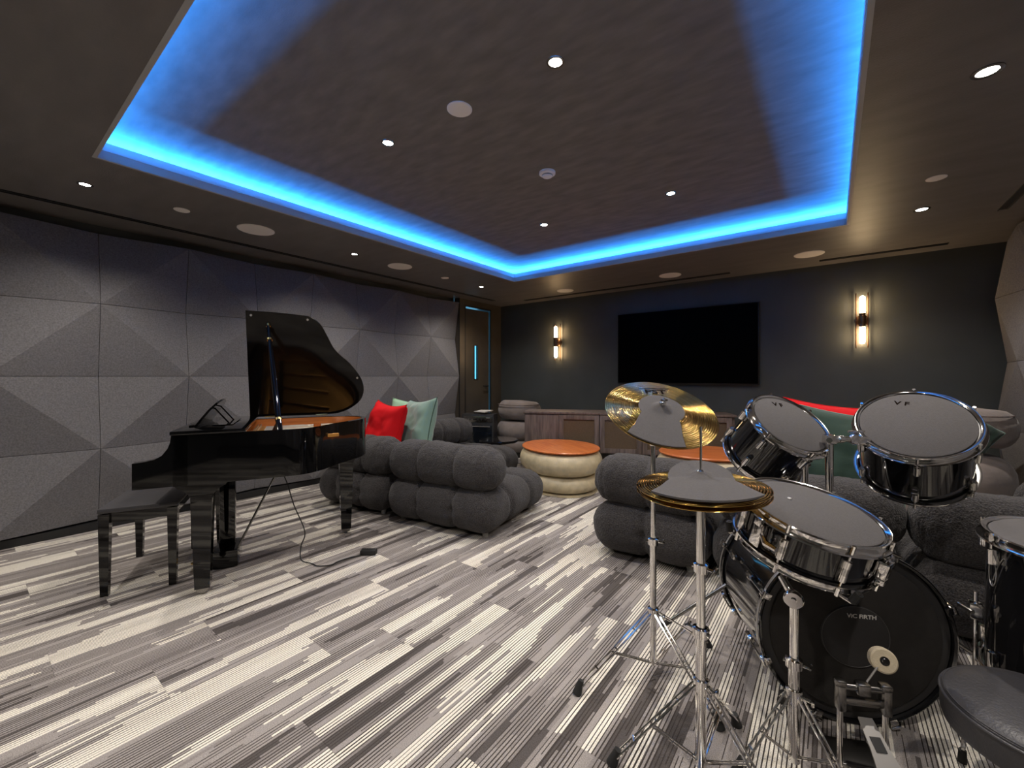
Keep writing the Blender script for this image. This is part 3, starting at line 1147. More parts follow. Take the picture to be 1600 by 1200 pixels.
s_ = obj('tuning_pins', b, M['steel_string'], plate); s_['kind'] = 'stuff'
b = B()
for k in range(22):
    b.box((-.16 - k * .024, .60, .813), (.010, .035, .024), bevel=.002)
s_ = obj('dampers', b, M['piano'], plate); s_['kind'] = 'stuff'
# key bed, cheeks, keys, fallboard
cheek = [(0, .592), (0, .722), (.045, .726), (.085, .734), (.115, .752), (.138, .785), (.148, .815), (.152, .850), (.22, .850), (.22, .592)]
for nm, x0, x1 in (('treble', -.050, 0.0), ('bass', -.80, -.75)):
    b = B(); b.prism(cheek, lambda a, z, x0=x0: (x0, a, z), lambda a, z, x1=x1: (x1, a, z)); obj('key_cheek', b, M['piano'], piano, smooth=False)
b = B(); b.box((-.40, .20, .605), (.70, .40, .028), bevel=.003); obj('key_bed', b, M['piano'], piano)
b = B(); b.box((-.40, .008, .640), (.70, .016, .060), bevel=.003); obj('key_slip', b, M['piano'], piano)
nk = 40
kw = .70 / nk
b = B()
for k in range(nk):
    b.box((-.75 + kw * (k + .5), .085, .668), (kw - .0012, .130, .018), bevel=.0012)
obj('white_keys', b, M['ivory'], piano)
b = B()
for k in range(nk - 1):
    if k % 7 in (0, 1, 3, 4, 5):
        b.box((-.75 + kw * (k + 1), .105, .683), (kw * .52, .085, .014), bevel=.002)
obj('black_keys', b, M['piano'], piano)
b = B(); b.box((-.40, .160, .758), (.70, .014, .175), Matrix.Rotation(.12, 3, 'X'), bevel=.003); obj('fallboard', b, M['piano'], piano)
b = B(); b.box((-.40, .152, .668), (.70, .006, .010)); obj('key_felt', b, M['felt_red'], piano, smooth=False)
b = B(); b.box((-.40, .310, .861), (.826, .325, .020), bevel=.005); obj('front_lid', b, M['piano'], piano)
b = B(); b.box((-.40, .42, .80), (.74, .02, .09)); obj('pin_block_cover', b, M['amber_wood'], piano, smooth=False)
# music desk, leaning back, standing on the front lid
dk = [(-.24, 0), (.24, 0), (.25, .06), (.235, .115), (.15, .155), (.05, .172), (-.05, .172), (-.15, .155), (-.235, .115), (-.25, .06)]
al = math.radians(35)
b = B(); b.prism(dk, lambda a, z: (-.40 + a, .215 + z * math.sin(al), .872 + z * math.cos(al)), lambda a, z: (-.40 + a, .225 + z * math.sin(al), .867 + z * math.cos(al)))
desk = obj('music_desk', b, M['piano'], piano, smooth=False)
b = B(); b.box((-.40, .205, .876), (.44, .030, .010), bevel=.002)
for s in (-1, 1):
    b.cyl((-.40 + s * .10, .29, .965), (-.40 + s * .10, .36, .874), .004, seg=8)
obj('desk_support', b, M['piano'], desk)
b = B(); b.box((-.40, .34, .874), (.40, .10, .004)); obj('desk_tray', b, M['piano'], desk, smooth=False)
# lid, hinged on the bass side
PHI = math.radians(68)


def lidpt(x, y, h):
    w = x + W
    return (-W - .006 + w * math.cos(PHI) - h * math.sin(PHI), y, .862 + w * math.sin(PHI) + h * math.cos(PHI))


lid_ctrl = [(-.045, .735, 0), (-.055, .80, 0), (-.10, .86, 0), (-.18, .905, 0), (-.27, .95, 0), (-.33, 1.0, 0), (-.385, 1.06, 0), (-.46, 1.12, 0),
            (-.53, 1.158, 0), (-.61, 1.172, 0), (-.69, 1.15, 0), (-.755, 1.08, 0), (-.79, 1.0, 0), (-.80, .92, 0)]
lp = [(-.035, .42), (-.037, .60)] + [(p.x, p.y) for p in spline(lid_ctrl, 6)] + [(-.80, .42)]
b = B(); b.prism(lp, lambda x, y: lidpt(x, y, 0.0), lambda x, y: lidpt(x, y, .016))
lid = obj('lid', b, M['lid'], piano, smooth=False)
b = B()
for x, y in ((-.06, .45), (-.07, .78), (-.50, 1.12)):
    b.cyl(lidpt(x, y, -.008), lidpt(x, y, 0), .007, seg=12)
obj('lid_buffers', b, M['silver_trim'], lid)
b = B()
for y in (.55, .88):
    b.cyl((-W - .006, y - .04, .862), (-W - .006, y + .04, .862), .006, seg=10)
obj('lid_hinges', b, M['brass'], lid)
top = Vector(lidpt(-.115, .545, -.004))
bot = Vector((-.055, .635, .80))
dv = (top - bot).normalized()
b = B(); b.tube([bot, bot + dv * .12, bot + dv * .45, top - dv * .18, top - dv * .03, top], [.016, .0165, .0155, .012, .010, .009], 16); prop = obj('lid_prop', b, M['piano'], piano)
b = B(); b.cyl(top - dv * .14, top - dv * .125, .016, seg=16); b.cyl(top - dv * .02, top, .013, seg=16); b.cyl(bot + dv * .115, bot + dv * .13, .0185, seg=16); obj('prop_ferrules', b, M['brass'], prop)


# legs
def leg(x, y):
    b = B()
    secs = [(.036, .033), (.20, .038), (.50, .046), (.515, .046), (.53, .050)]
    P = []
    for z, h in secs:
        P.append([(x - h, y - h, z), (x + h, y - h, z), (x + h, y + h, z), (x - h, y + h, z)])
    for a, c_ in zip(P, P[1:]):
        b.poly(a + c_, [(0, 1, 5, 4), (1, 2, 6, 5), (2, 3, 7, 6), (3, 0, 4, 7)])
    b.poly(P[0], [(0, 3, 2, 1)])
    b.poly(P[-1], [(0, 1, 2, 3)])
    l = obj('leg', b, M['piano'], piano, smooth=False)
    b = B(); b.box((x, y, .027), (.052, .052, .020), bevel=.003); b.cyl((x - .012, y, .0135), (x + .012, y, .0135), .013, seg=16); obj('caster', b, M['dark_chrome'], l)
    prof = [(-.115, .592), (-.105, .575), (-.075, .558), (-.058, .54), (-.052, .528), (.052, .528), (.058, .54), (.075, .558), (.105, .575), (.115, .592)]
    b = B(); b.prism(prof, lambda a, z: (x - .046, y + a, z), lambda a, z: (x + .046, y + a, z)); obj('leg_block', b, M['piano'], l, smooth=False)


leg(-.062, .275)
leg(-.738, .275)
leg(-.640, 1.035)
# pedal lyre
b = B()
b.box((-.45, .335, .345), (.052, .082, .49), bevel=.004)
b.box((-.45, .335, .578), (.20, .12, .028), bevel=.004)
lyre = obj('pedal_lyre', b, M['piano'], piano)
b = B(); b.box((-.45, .335, .056), (.215, .125, .100), bevel=.004); obj('pedal_box', b, M['piano'], lyre)
for k in (-1, 0, 1):
    b = B(); b.box((-.45 + k * .052, .225, .045), (.022, .115, .008), bevel=.003); b.lathe([(0, 0), (.014, 0), (.014, .007), (0, .007)], 16, origin=(-.45 + k * .052, .172, .041)); obj('pedal', b, M['brass'], lyre)
b = B()
for s in (-1, 1):
    b.cyl((-.43 + s * .05, .395, .10), (-.40 + s * .025, .63, .596), .005, seg=10)
obj('lyre_brace', b, M['dark_chrome'], lyre)

# glass on the piano edge
b = B(); b.lathe([(0, .0), (.018, .0), (.020, .004), (.022, .055), (.0205, .055), (.0185, .006), (0, .006)], 24)
gm = mat('clear_tumbler_glass', (1, .93, .85), .02)
gm.node_tree.nodes['Principled BSDF'].inputs['Transmission Weight'].default_value = 1
gl = obj('drinking_glass', b, gm, None)
mp_ = Matrix.Translation((-2.72, .505, 0)) @ Matrix.Rotation(PTH, 4, 'Z')
gl.location = mp_ @ Vector((-.22, .83, .800))
tag(gl, 'small clear glass standing inside the open piano near the curved side', 'glass')

# cable and adapter on the floor
P = [mp_ @ Vector(p) for p in [(-.25, .62, .597), (-.27, .66, .50), (-.24, .70, .36), (-.20, .76, .20), (-.24, .74, .10), (-.20, .74, .03), (-.17, .80, .006), (-.12, .83, .006), (-.10, .90, .006), (-.13, .94, .006), (-.16, 1.02, .006), (-.16, 1.08, .006)]]
b = B(); b.tube(spline(P, 6), .0035, 6)
t = obj('power_cable', b, M['rubber'], None); tag(t, 'thin black cable hanging from the piano and winding over the carpet', 'cable')
pc = mp_ @ Vector((-.17, 1.13, .017))
b = B(); b.box((0, 0, 0), (.05, .10, .030), bevel=.006); t = obj('power_adapter', b, M['rubber'], None, loc=pc, rot=(0, 0, -.9)); tag(t, 'small black power adapter on the carpet between piano leg and sofa', 'adapter')

# ---------------------------------------------------------------- piano bench
bench = thing('piano_bench', 'black piano bench with padded top and tapered glossy legs', 'bench', (-3.212, .703, 0), PTH)
b = B(); b.box((0, 0, .448), (.600, .335, .026), bevel=.010); obj('seat_pad', b, M['leather'], bench)
b = B()
b.box((0, -.140, .408), (.53, .016, .056)); b.box((0, .140, .408), (.53, .016, .056)); b.box((-.268, 0, .408), (.016, .27, .056)); b.box((.268, 0, .408), (.016, .27, .056)); b.box((0, 0, .433), (.56, .30, .008))
obj('apron', b, M['piano'], bench, smooth=False)
for sx_ in (-1, 1):
    for sy_ in (-1, 1):
        x, y = sx_ * .270, sy_ * .142
        b = B()
        lo, hi = .016, .023
        pts = [(x + a * lo, y + c_ * lo, .001) for a, c_ in ((-1, -1), (1, -1), (1, 1), (-1, 1))] + [(x + a * hi, y + c_ * hi, .430) for a, c_ in ((-1, -1), (1, -1), (1, 1), (-1, 1))]
        b.poly(pts, [(0, 3, 2, 1), (4, 5, 6, 7), (0, 1, 5, 4), (1, 2, 6, 5), (2, 3, 7, 6), (3, 0, 4, 7)])
        obj('leg', b, M['piano'], bench, smooth=False)


# ---------------------------------------------------------------- drums
def lug_mesh(z0, z1):
    b = B()
    zm = (z0 + z1) / 2
    b.box((0, 0, zm), (.016, .022, (z1 - z0)), bevel=.005)
    b.cyl((.006, 0, z0 + .002), (.006, 0, z1 - .002), .009, seg=12)
    return b


def drum(name, label, C, n, R, depth, nl, phase=0, lug_mode='double', mute_m=None, hoop_m=None, wz=0, group=None):
    """local z is the head normal, origin in the batter head"""
    t = thing(name, label, 'drum', mtx=frame(C, n), group=group)
    hm = hoop_m or M['chrome']
    Rs = R - .010
    b = B(); b.lathe([(Rs - .006, -.008), (Rs, -.010), (Rs, -depth + .010), (Rs - .006, -depth + .008)], 64); obj('shell', b, M['drum_shell'], t)
    for nm, zz, s in (('batter_hoop', 0, 1), ('bottom_hoop', -depth, -1)):
        b = B()
        b.lathe([(R - .012, zz + s * .004), (R - .006, zz + s * .010), (R - .001, zz + s * .011), (R + .001, zz + s * .008), (R - .001, zz + s * .004), (R - .001, zz - s * .010), (R + .009, zz - s * .012), (R + .010, zz - s * .016), (R - .001, zz - s * .017), (R - .005, zz - s * .016), (R - .005, zz)], 72)
        obj(nm, b, hm, t)
    b = B(); b.lathe([(0, -.001), (R - .010, -.001), (R - .006, -.004)], 64); obj('batter_head', b, M['head_black'], t)
    b = B(); b.lathe([(0, -depth), (R - .010, -depth), (R - .006, -depth + .004)], 64); obj('bottom_head', b, M['head_black'], t)
    b = B(); b.lathe([(0, .0075), (R - .020, .0075), (R - .016, .005), (R - .016, .0), (0, .0)], 72); obj('mute_pad', b, mute_m or M['mute'], t)
    for k in range(nl):
        a = 2 * PI * k / nl + phase
        ca_, sa_ = math.cos(a), math.sin(a)
        rot = Matrix.Rotation(a, 4, 'Z')
        segs = [(-.052, -.026)] if lug_mode != 'single' else [(-depth / 2 - .045, -depth / 2 + .045)]
        if lug_mode == 'double':
            segs = [(-.075, -.030), (-depth + .030, -depth + .075)]
        for z0, z1 in segs:
            b = lug_mesh(z0, z1)
            bmesh.ops.translate(b.bm, vec=(Rs + .008, 0, 0), verts=b.bm.verts)
            bmesh.ops.transform(b.bm, matrix=rot, verts=b.bm.verts)
            l = obj('lug', b, M['chrome'], t)
        b = B()
        rr = R + .004
        if lug_mode == 'double':
            b.cyl((rr, 0, .006), (rr, 0, -.032), .0030, seg=8); b.cyl((rr, 0, .014), (rr, 0, -.010), .0052, seg=8)
            bmesh.ops.transform(b.bm, matrix=rot, verts=b.bm.verts)
            obj('tension_rod', b, M['chrome'], t)
            b = B()
            b.cyl((rr, 0, -depth - .006), (rr, 0, -depth + .032), .0030, seg=8); b.cyl((rr, 0, -depth - .014), (rr, 0, -depth + .010), .0052, seg=8)
        else:
            b.cyl((rr, 0, .006), (rr, 0, -depth - .006), .0030, seg=8)
            b.cyl((rr, 0, .014), (rr, 0, -.010), .0052, seg=8); b.cyl((rr, 0, -depth - .014), (rr, 0, -depth + .010), .0052, seg=8)
        bmesh.ops.transform(b.bm, matrix=rot, verts=b.bm.verts)
        obj('tension_rod', b, M['chrome'], t)
    return t


# bass drum: axis horizontal, batter side towards the stool
BC, BN = (.054, 1.80, .292), (.454, -.891, 0)
bass = thing('bass_drum', 'large black bass drum lying on its side with a charcoal mute pad', 'drum', mtx=frame(BC, BN))
BR, BD = .292, .42
b = B(); b.lathe([(BR - .014, -.012), (BR - .010, -.014), (BR - .010, -BD + .014), (BR - .014, -BD + .012)], 96); obj('shell', b, M['drum_shell'], bass)
for nm, zz, s in (('batter_hoop', 0, 1), ('front_hoop', -BD, -1)):
    b = B(); b.lathe([(BR - .010, zz + s * .012), (BR - .004, zz + s * .016), (BR, zz + s * .014), (BR, zz - s * .022), (BR - .004, zz - s * .026), (BR - .010, zz - s * .022), (BR - .010, zz + s * .012)], 96)
    h = obj(nm, b, M['drum_shell'], bass)
    b = B(); b.lathe([(BR + .0006, zz - s * .009), (BR + .0012, zz - s * .006), (BR + .0012, zz + s * .002), (BR + .0006, zz + s * .005)], 96); obj('hoop_inlay', b, M['silver_trim'], h)
b = B(); b.lathe([(0, 0), (BR - .012, 0), (BR - .011, -.004)], 72); obj('batter_head', b, M['head_black'], bass)
b = B(); b.lathe([(0, -BD), (BR - .012, -BD), (BR - .011, -BD + .004)], 72); obj('front_head', b, M['head_black'], bass)
b = B(); b.lathe([(0, .011), (BR - .046, .011), (BR - .040, .008), (BR - .038, .001), (0, .001)], 96); mp2 = obj('mute_pad', b, M['bass_mute'], bass)
b = B(); b.lathe([(0, .0165), (.098, .0165), (.101, .015), (.102, .0112)], 72); mc = obj('centre_disc', b, mat('black_rubber_disc', (.030, .028, .028), .6, bump=.1, bscale=200), mp2)
b = B(); b.lathe([(.0985, .0166), (.0995, .0176), (.1005, .0166)], 72); obj('disc_edge', b, mat('disc_edge_grey', (.09, .085, .08), .5), mp2)
text('printed_name', 'ViC FiRTH', .0185, M['print_white'], mp2, (.018, .068, .0170), 0, 1.05)
for k in range(8):
    a = 2 * PI * k / 8 + PI / 8
    rot = Matrix.Rotation(a, 4, 'Z')
    for zz, s in ((0, 1), (-BD, -1)):
        b = B()
        b.box((BR + .006, 0, zz + s * .004), (.012, .024, .030), bevel=.004)
        b.box((BR - .006, 0, zz + s * .019), (.020, .022, .006), bevel=.002)
        b.cyl((BR + .010, 0, zz + s * .018), (BR + .010, 0, zz - s * .10), .0036, seg=8)
        b.cyl((BR + .010, -.014, zz + s * .022), (BR + .010, .014, zz + s * .022), .0035, seg=8)
        bmesh.ops.transform(b.bm, matrix=rot, verts=b.bm.verts)
        obj('claw_hook', b, M['chrome'], bass)
    b = B(); b.box((BR + .004, 0, -.12), (.016, .020, .050), bevel=.005); b.box((BR + .004, 0, -BD + .12), (.016, .020, .050), bevel=.005)
    bmesh.ops.transform(b.bm, matrix=rot, verts=b.bm.verts)
    obj('lug', b, M['chrome'], bass)
# spurs
bm_inv = frame(BC, BN).inverted()


def bl(p):
    return bm_inv @ Vector(p)


for foot, attach in (((-.62, 1.93, .012), (-.345, 2.03, .26)), ((.52, 2.42, .012), (.17, 2.27, .26))):
    b = B(); b.tube([bl(foot), bl(attach)], [.008, .008], 12); sp_ = obj('spur', b, M['dark_chrome'], bass)
    b = B(); b.cyl(bl(foot), bl(Vector(foot) + (Vector(attach) - Vector(foot)) * .14), .011, .012, 12); obj('rubber_tip', b, M['rubber'], sp_)
    b = B(); q = bl(attach); b.box(q, (.05, .04, .05), bevel=.008); b.cyl(q + Vector((0, -.035, .02)), q + Vector((0, .035, .02)), .006, seg=10); obj('spur_bracket', b, M['chrome'], sp_)
# tom posts and arms rising from the bass drum
posts = [((-.083, 2.000, .575), (-.083, 2.000, .835)), ((-.008, 2.045, .575), (-.008, 2.045, .905))]
for p0, p1 in posts:
    b = B(); b.cyl(bl(p0), bl(p1), .0105 if p0[0] < -.05 else .0135, seg=16); po = obj('tom_post', b, M['chrome'], bass)
    z = Vector((0, 0, 1))
    b = B(); b.box(bl(Vector(p0) + z * .012), (.06, .018, .05), bevel=.005); b.cyl(bl(Vector(p0) + z * .03 + Vector((-.03, 0, 0))), bl(Vector(p0) + z * .03 + Vector((.05, 0, 0))), .005, seg=8); obj('post_clamp', b, M['chrome'], po)
    b = B(); b.box(bl(Vector(p1)), (.036, .036, .040), bevel=.006); b.cyl(bl(Vector(p1) + Vector((0, -.03, 0))), bl(Vector(p1) + Vector((0, .03, 0))), .010, seg=12); obj('tilt_joint', b, M['chrome'], po)
b = B()
b.tube([bl(q) for q in ((-.008, 2.045, .895), (.03, 2.08, .905), (.085, 2.12, .905))], .011, 14)
b.cyl(bl((.020, 2.07, .905)), bl((.032, 2.08, .905)), .015, seg=14)
ar = obj('tom_arm', b, M['chrome'], bass)
b = B(); b.box(bl((.088, 2.125, .900)), (.045, .030, .055), bevel=.007); b.lathe([(0, -.018), (.018, -.014), (.022, 0), (.018, .014), (0, .018)], 18, origin=bl((.070, 2.105, .905))); b.cyl(bl((.05, 2.09, .935)), bl((.10, 2.12, .935)), .005, seg=8); obj('ball_clamp', b, M['chrome'], ar)
b = B(); b.tube([bl(q) for q in ((-.083, 2.000, .835), (-.115, 2.03, .845), (-.150, 2.06, .850))], .010, 12); obj('tom_arm', b, M['chrome'], bass)

tom1 = drum('tom_drum', 'smaller tilted black tom with chrome rims and grey mute pad', (-.139, 2.056, .956), (.536, -.40, .744), .160, .215, 6, .35, group='tom drums')
text('printed_mark', 'V F', .030, M['print_dark'], tom1, (.018, .100, .0080), -.25, 1.15)
tom2 = drum('tom_drum', 'larger tilted black tom nearest the right wall, chrome rims and grey mute pad', (.250, 2.185, .968), (-.05, -.655, .754), .178, .258, 6, .52, group='tom drums')
text('printed_mark', 'V F', .028, M['print_dark'], tom2, (-.036, .104, .0080), -.12, 1.2)
snare = drum('snare_drum', 'shallow black snare drum on a chrome stand, grey mute pad on top', (-.047, 1.555, .744), (.245, -.135, .96), .184, .125, 8, .25, lug_mode='double')
SA = 3.02
# strainer, butt plate and snare wires on the snare
b = B(); b.box((.0, 0, -.062), (.022, .034, .075), bevel=.005); b.box((.010, 0, -.020), (.018, .022, .025), bevel=.004)
b.tube([(.012, .02, -.05), (.03, .05, -.055), (.032, .085, -.05)], [.007, .009, .006], 10)
bmesh.ops.translate(b.bm, vec=(.186, 0, 0), verts=b.bm.verts)
bmesh.ops.transform(b.bm, matrix=Matrix.Rotation(SA, 4, 'Z'), verts=b.bm.verts)
obj('strainer_lever', b, M['chrome'], snare)
b = B(); b.box((.010, 0, -.060), (.030, .040, .050), bevel=.006); b.box((.014, 0, -.095), (.022, .030, .018), bevel=.004)
bmesh.ops.translate(b.bm, vec=(.180, 0, 0), verts=b.bm.verts)
bmesh.ops.transform(b.bm, matrix=Matrix.Rotation(-1.42, 4, 'Z'), verts=b.bm.verts)
obj('butt_plate', b, M['chrome'], snare)
b = B()
for k in range(12):
    b.cyl((-.12, -.022 + k * .004, -.1275), (.12, -.022 + k * .004, -.1275), .0008, seg=4, cap=False)
s_ = obj('snare_wires', b, M['steel_string'], snare); s_['kind'] = 'stuff'
b = B(); b.lathe([(0, .0), (.006, 0), (.0065, .002), (.004, .004), (0, .004)], 14, origin=(-.02, .06, .0075)); obj('pad_button', b, M['silver_trim'], snare)

ft = drum('floor_tom', 'tall black floor tom on three legs at the right edge of the photo', (.555, 1.80, .703), (0, -.03, 1), .208, .395, 8, .30, lug_mode='double', group='floor standing tom')
for k, a in enumerate((PI + .05, -PI / 2 + .1, PI / 4)):
    b = B()
    ca_, sa_ = math.cos(a), math.sin(a)
    r1 = .222
    b.tube([(r1 * ca_, r1 * sa_, -.18), (r1 * ca_, r1 * sa_, -.50), ((r1 + .02) * ca_, (r1 + .02) * sa_, -.60), ((r1 + .025) * ca_, (r1 + .025) * sa_, -.690)], .0055, 10)
    l = obj('leg', b, M['chrome'], ft)
    b = B(); b.box((r1 * ca_, r1 * sa_, -.235), (.030, .030, .050), bevel=.008); b.cyl(((r1 + .01) * ca_ - .02 * sa_, (r1 + .01) * sa_ + .02 * ca_, -.235), ((r1 + .03) * ca_ + .02 * sa_, (r1 + .03) * sa_ - .02 * ca_, -.235), .006, seg=10); obj('leg_bracket', b, M['chrome'], l)
    b = B(); b.cyl(((r1 + .025) * ca_, (r1 + .025) * sa_, -.702), ((r1 + .024) * ca_, (r1 + .024) * sa_, -.665), .011, .009, 12); obj('rubber_tip', b, M['rubber'], l)
# oval badge on the shell
b = B()
an = PI + .20
P = []
for k in range(28):
    q = 2 * PI * k / 28
    aa = an + .085 * math.cos(q)
    P.append((.1995 * math.cos(aa), .1995 * math.sin(aa), -.105 + .038 * math.sin(q)))
b.tube(P, .0013, 6, closed=True)
b.tube([(.1995 * math.cos(an + .02), .1995 * math.sin(an + .02), -.125), (.1995 * math.cos(an + .12), .1995 * math.sin(an + .12), -.075), (.1995 * math.cos(an + .20), .1995 * math.sin(an + .20), -.050)], .0013, 6)
obj('badge', b, M['silver_trim'], ft)


# ---------------------------------------------------------------- cymbals
def cym_prof(R):
    P = [(.006, .0215)]
    bell = R * .17
    for k in range(1, 8):
        t_ = k / 8
        P.append((bell * t_, .0215 - .0125 * t_ ** 2.2))
    P += [(bell, .0088), (bell * 1.08, .0078)]
    for k in range(1, 9):
        t_ = k / 8
        P.append((bell * 1.08 + (R - bell * 1.08) * t_, .0078 - .0085 * t_ ** 1.3 - .003 * t_ ** 3))
    return P


def cym_z(P, r):
    for (a, za), (c_, zb) in zip(P, P[1:]):
        if a <= r <= c_:
            return za + (zb - za) * (r - a) / (c_ - a)
    return P[0][1] if r < P[0][0] else P[-1][1]


def cymbal_on(t, R, flip=False, name='cymbal', z0=0.0):
    P = cym_prof(R)
    s = -1 if flip else 1
    b = B(); b.lathe([(r, z0 + s * z) for r, z in P] + [(R, z0 + s * P[-1][1] - .0012)] + [(r, z0 + s * z - .0012) for r, z in P[::-1]], 96)
    return obj(name, b, M['cymbal'], t, angle=50), P


def mute_fan(t, R, P, centre, half, rin, lift=.003, th=.005, hump=0.0):
    b = B()
    nA, nR = 120, 12
    top_, bot_ = [], []
    for i in range(nA):
        a = 2 * PI * i / nA
        da = abs((a - centre + PI) % (2 * PI) - PI)
        if da < half:
            ro = R * .985
        else:
            e = da - half
            ro = max(rin, R * .985 - (R * .985 - rin) * min(1, (e / .42)) ** .42)
        ta, ba = [], []
        for j in range(1, nR + 1):
            r = ro * j / nR
            back = max(0.0, -math.cos(a - centre)) * (r / rin)
            z = cym_z(P, r) + lift + hump * min(1.2, back)
            ta.append(b.bm.verts.new((r * math.cos(a), r * math.sin(a), z + th)))
            ba.append(b.bm.verts.new((r * math.cos(a), r * math.sin(a), z)))
        top_.append(ta); bot_.append(ba)
    ct = b.bm.verts.new((0, 0, P[0][1] + lift + th)); cb = b.bm.verts.new((0, 0, P[0][1] + lift))
    for i in range(nA):
        k = (i + 1) % nA
        b.bm.faces.new((ct, top_[i][0], top_[k][0])); b.bm.faces.new((cb, bot_[k][0], bot_[i][0]))
        for j in range(nR - 1):
            b.bm.faces.new((top_[i][j], top_[i][j + 1], top_[k][j + 1], top_[k][j]))
            b.bm.faces.new((bot_[k][j], bot_[k][j + 1], bot_[i][j + 1], bot_[i][j]))
        b.bm.faces.new((top_[i][-1], bot_[i][-1], bot_[k][-1], top_[k][-1]))
    return obj('mute_pad', b, M['mute'], t, angle=60)


crC, crN = (-.504, 1.568, 1.021), (.358, -.399, .844)
crash = thing('crash_cymbal', 'large tilted brass cymbal with grey mute, highest in the kit', 'cymbal', mtx=frame(crC, crN))
c_, P = cymbal_on(crash, .203)
mute_fan(crash, .203, P, math.radians(-115), math.radians(29), .082)
text('printed_letters', 'PST', .036, M['print_dark'], crash, (.022, .118, .0050), -.08, 1.5, .0004)
b = B(); b.box((0, 0, 0), (.12, .003, .0006)); obj('printed_line', b, M['print_dark'], crash, smooth=False, loc=(.026, .143, .0046), rot=(0, 0, -.08))
b = B(); b.lathe([(0, .030), (.010, .030), (.012, .036), (.010, .042), (.006, .046), (0, .046)], 16); b.cyl((0, 0, .044), (0, 0, .058), .004, seg=10); b.cyl((-.013, 0, .050), (.013, 0, .050), .004, seg=10); obj('wing_nut', b, M['chrome'], crash)


def tripod(t, x, y, hub_z, base_z, feet, rt=.0095, strut_z=.05):
    """double-braced tripod: feet = list of (x, y) on the floor"""
    b = B(); b.lathe([(.012, hub_z - .018), (.021, hub_z - .016), (.021, hub_z + .016), (.012, hub_z + .018)], 20, origin=(x, y, 0)); b.cyl((x + .012, y, hub_z), (x + .04, y - .01, hub_z), .005, seg=8); b.box((x + .045, y - .012, hub_z), (.008, .022, .014), bevel=.003)
    obj('leg_collar', b, M['chrome'], t)
    for fx, fy in feet:
        d = Vector((fx - x, fy - y, 0)); L = d.length; u = d / L
        sd = Vector((-u.y, u.x, 0))
        b = B()
        for s in (-1, 1):
            b.tube([Vector((x, y, hub_z)) + u * .018 + sd * s * .009, Vector((fx, fy, .022)) - u * .01 + sd * s * .009], .0035, 6)
        for k in range(1, 4):
            pp_ = Vector((x, y, hub_z)) * (1 - k * .25) + Vector((fx, fy, .022)) * (k * .25)
            b.cyl(pp_ - sd * .011, pp_ + sd * .011, .003, seg=6)
        l = obj('leg', b, M['chrome'], t)
        b = B()
        mid = Vector((x, y, hub_z)) * .45 + Vector((fx, fy, .022)) * .55
        for s in (-1, 1):
            b.tube([Vector((x, y, strut_z)) + u * .014 + sd * s * .006, mid + sd * s * .006], .0028, 6)
        obj('strut', b, M['chrome'], l)
        b = B(); b.cyl((fx, fy, .0005), Vector((fx, fy, .045)) - u * .018, .017, .010, 14); obj('rubber_foot', b, M['rubber'], l)


def clamp(b, x, y, z, r, ang=0.0):
    b.lathe([(r, z - .014), (r + .007, z - .012), (r + .008, z + .012), (r, z + .014)], 18, origin=(x, y, 0))
    u = Vector((math.cos(ang), math.sin(ang), 0))
    c0 = Vector((x, y, z))
    b.cyl(c0 + u * r, c0 + u * (r + .028), .0042, seg=8)
    w_ = Vector((-u.y, u.x, 0))
    b.tube([c0 + u * (r + .026) - w_ * .014 + Vector((0, 0, .005)), c0 + u * (r + .026), c0 + u * (r + .026) + w_ * .014 + Vector((0, 0, .005))], [.003, .005, .003], 8)
    b.cyl(c0 - u * (r + .012), c0 - u * r, .006, seg=8)


# crash stand
sx0, sy0 = -.552, 1.628
cs = thing('cymbal_stand', 'tall chrome stand under the large tilted cymbal', 'stand', (0, 0, 0))
b = B(); b.cyl((sx0, sy0, .035), (sx0, sy0, .52), .0125, seg=18); obj('lower_tube', b, M['chrome'], cs)
b = B(); b.cyl((sx0, sy0, .50), (sx0, sy0, .90), .0095, seg=18); obj('upper_tube', b, M['chrome'], cs)
b = B(); clamp(b, sx0, sy0, .51, .0125, .3); obj('height_clamp', b, M['chrome'], cs)
b = B()
tp = Vector((sx0, sy0, .90)); cc = Vector(crC); nn = Vector(crN).normalized()
b.box(tp, (.022, .022, .040), bevel=.005); b.cyl(tp + Vector((-.02, 0, .01)), tp + Vector((.02, 0, .01)), .009, seg=12)
b.tube([tp + Vector((0, 0, .015)), tp + Vector((.004, -.008, .045)), cc - nn * .05, cc + nn * .045], [.006, .006, .0045, .0035], 10)
b.cyl(cc - nn * .018, cc - nn * .004, .012, seg=14)
obj('tilter', b, M['chrome'], cs)
tripod(cs, sx0, sy0, .235, .03, [(-.735, 1.352), (-.29, 1.50), (-.42, 1.93)], strut_z=.045)

# hi-hat
hC, hN = (-.300, 1.290, .838), (-.030, -.055, .998)
hhx, hhy = -.300, 1.290
hat = thing('hihat_cymbals', 'pair of level brass hi-hat cymbals with grey mute, lower front of the kit', 'cymbal', mtx=frame(hC, hN))
c_, P = cymbal_on(hat, .178, name='upper_cymbal')
cymbal_on(hat, .178, True, 'lower_cymbal', -.020)
b3 = math.atan2(-hhy, -hhx)       # direction from the stand towards the drummer's side
fr_ = frame(hC, hN).to_3x3().inverted() @ Vector((math.cos(math.radians(-70)), math.sin(math.radians(-70)), 0))
mute_fan(hat, .178, P, math.atan2(fr_.y, fr_.x), math.radians(52), .088, lift=.010, hump=.030)
b = B(); b.lathe([(0, .030), (.008, .030), (.010, .034), (.010, .040), (.006, .044), (0, .044)], 16); obj('clutch_felt', b, M['chrome'], hat)
hs = thing('hihat_stand', 'chrome hi-hat stand with a thin rod above the cymbals', 'stand', (0, 0, 0))
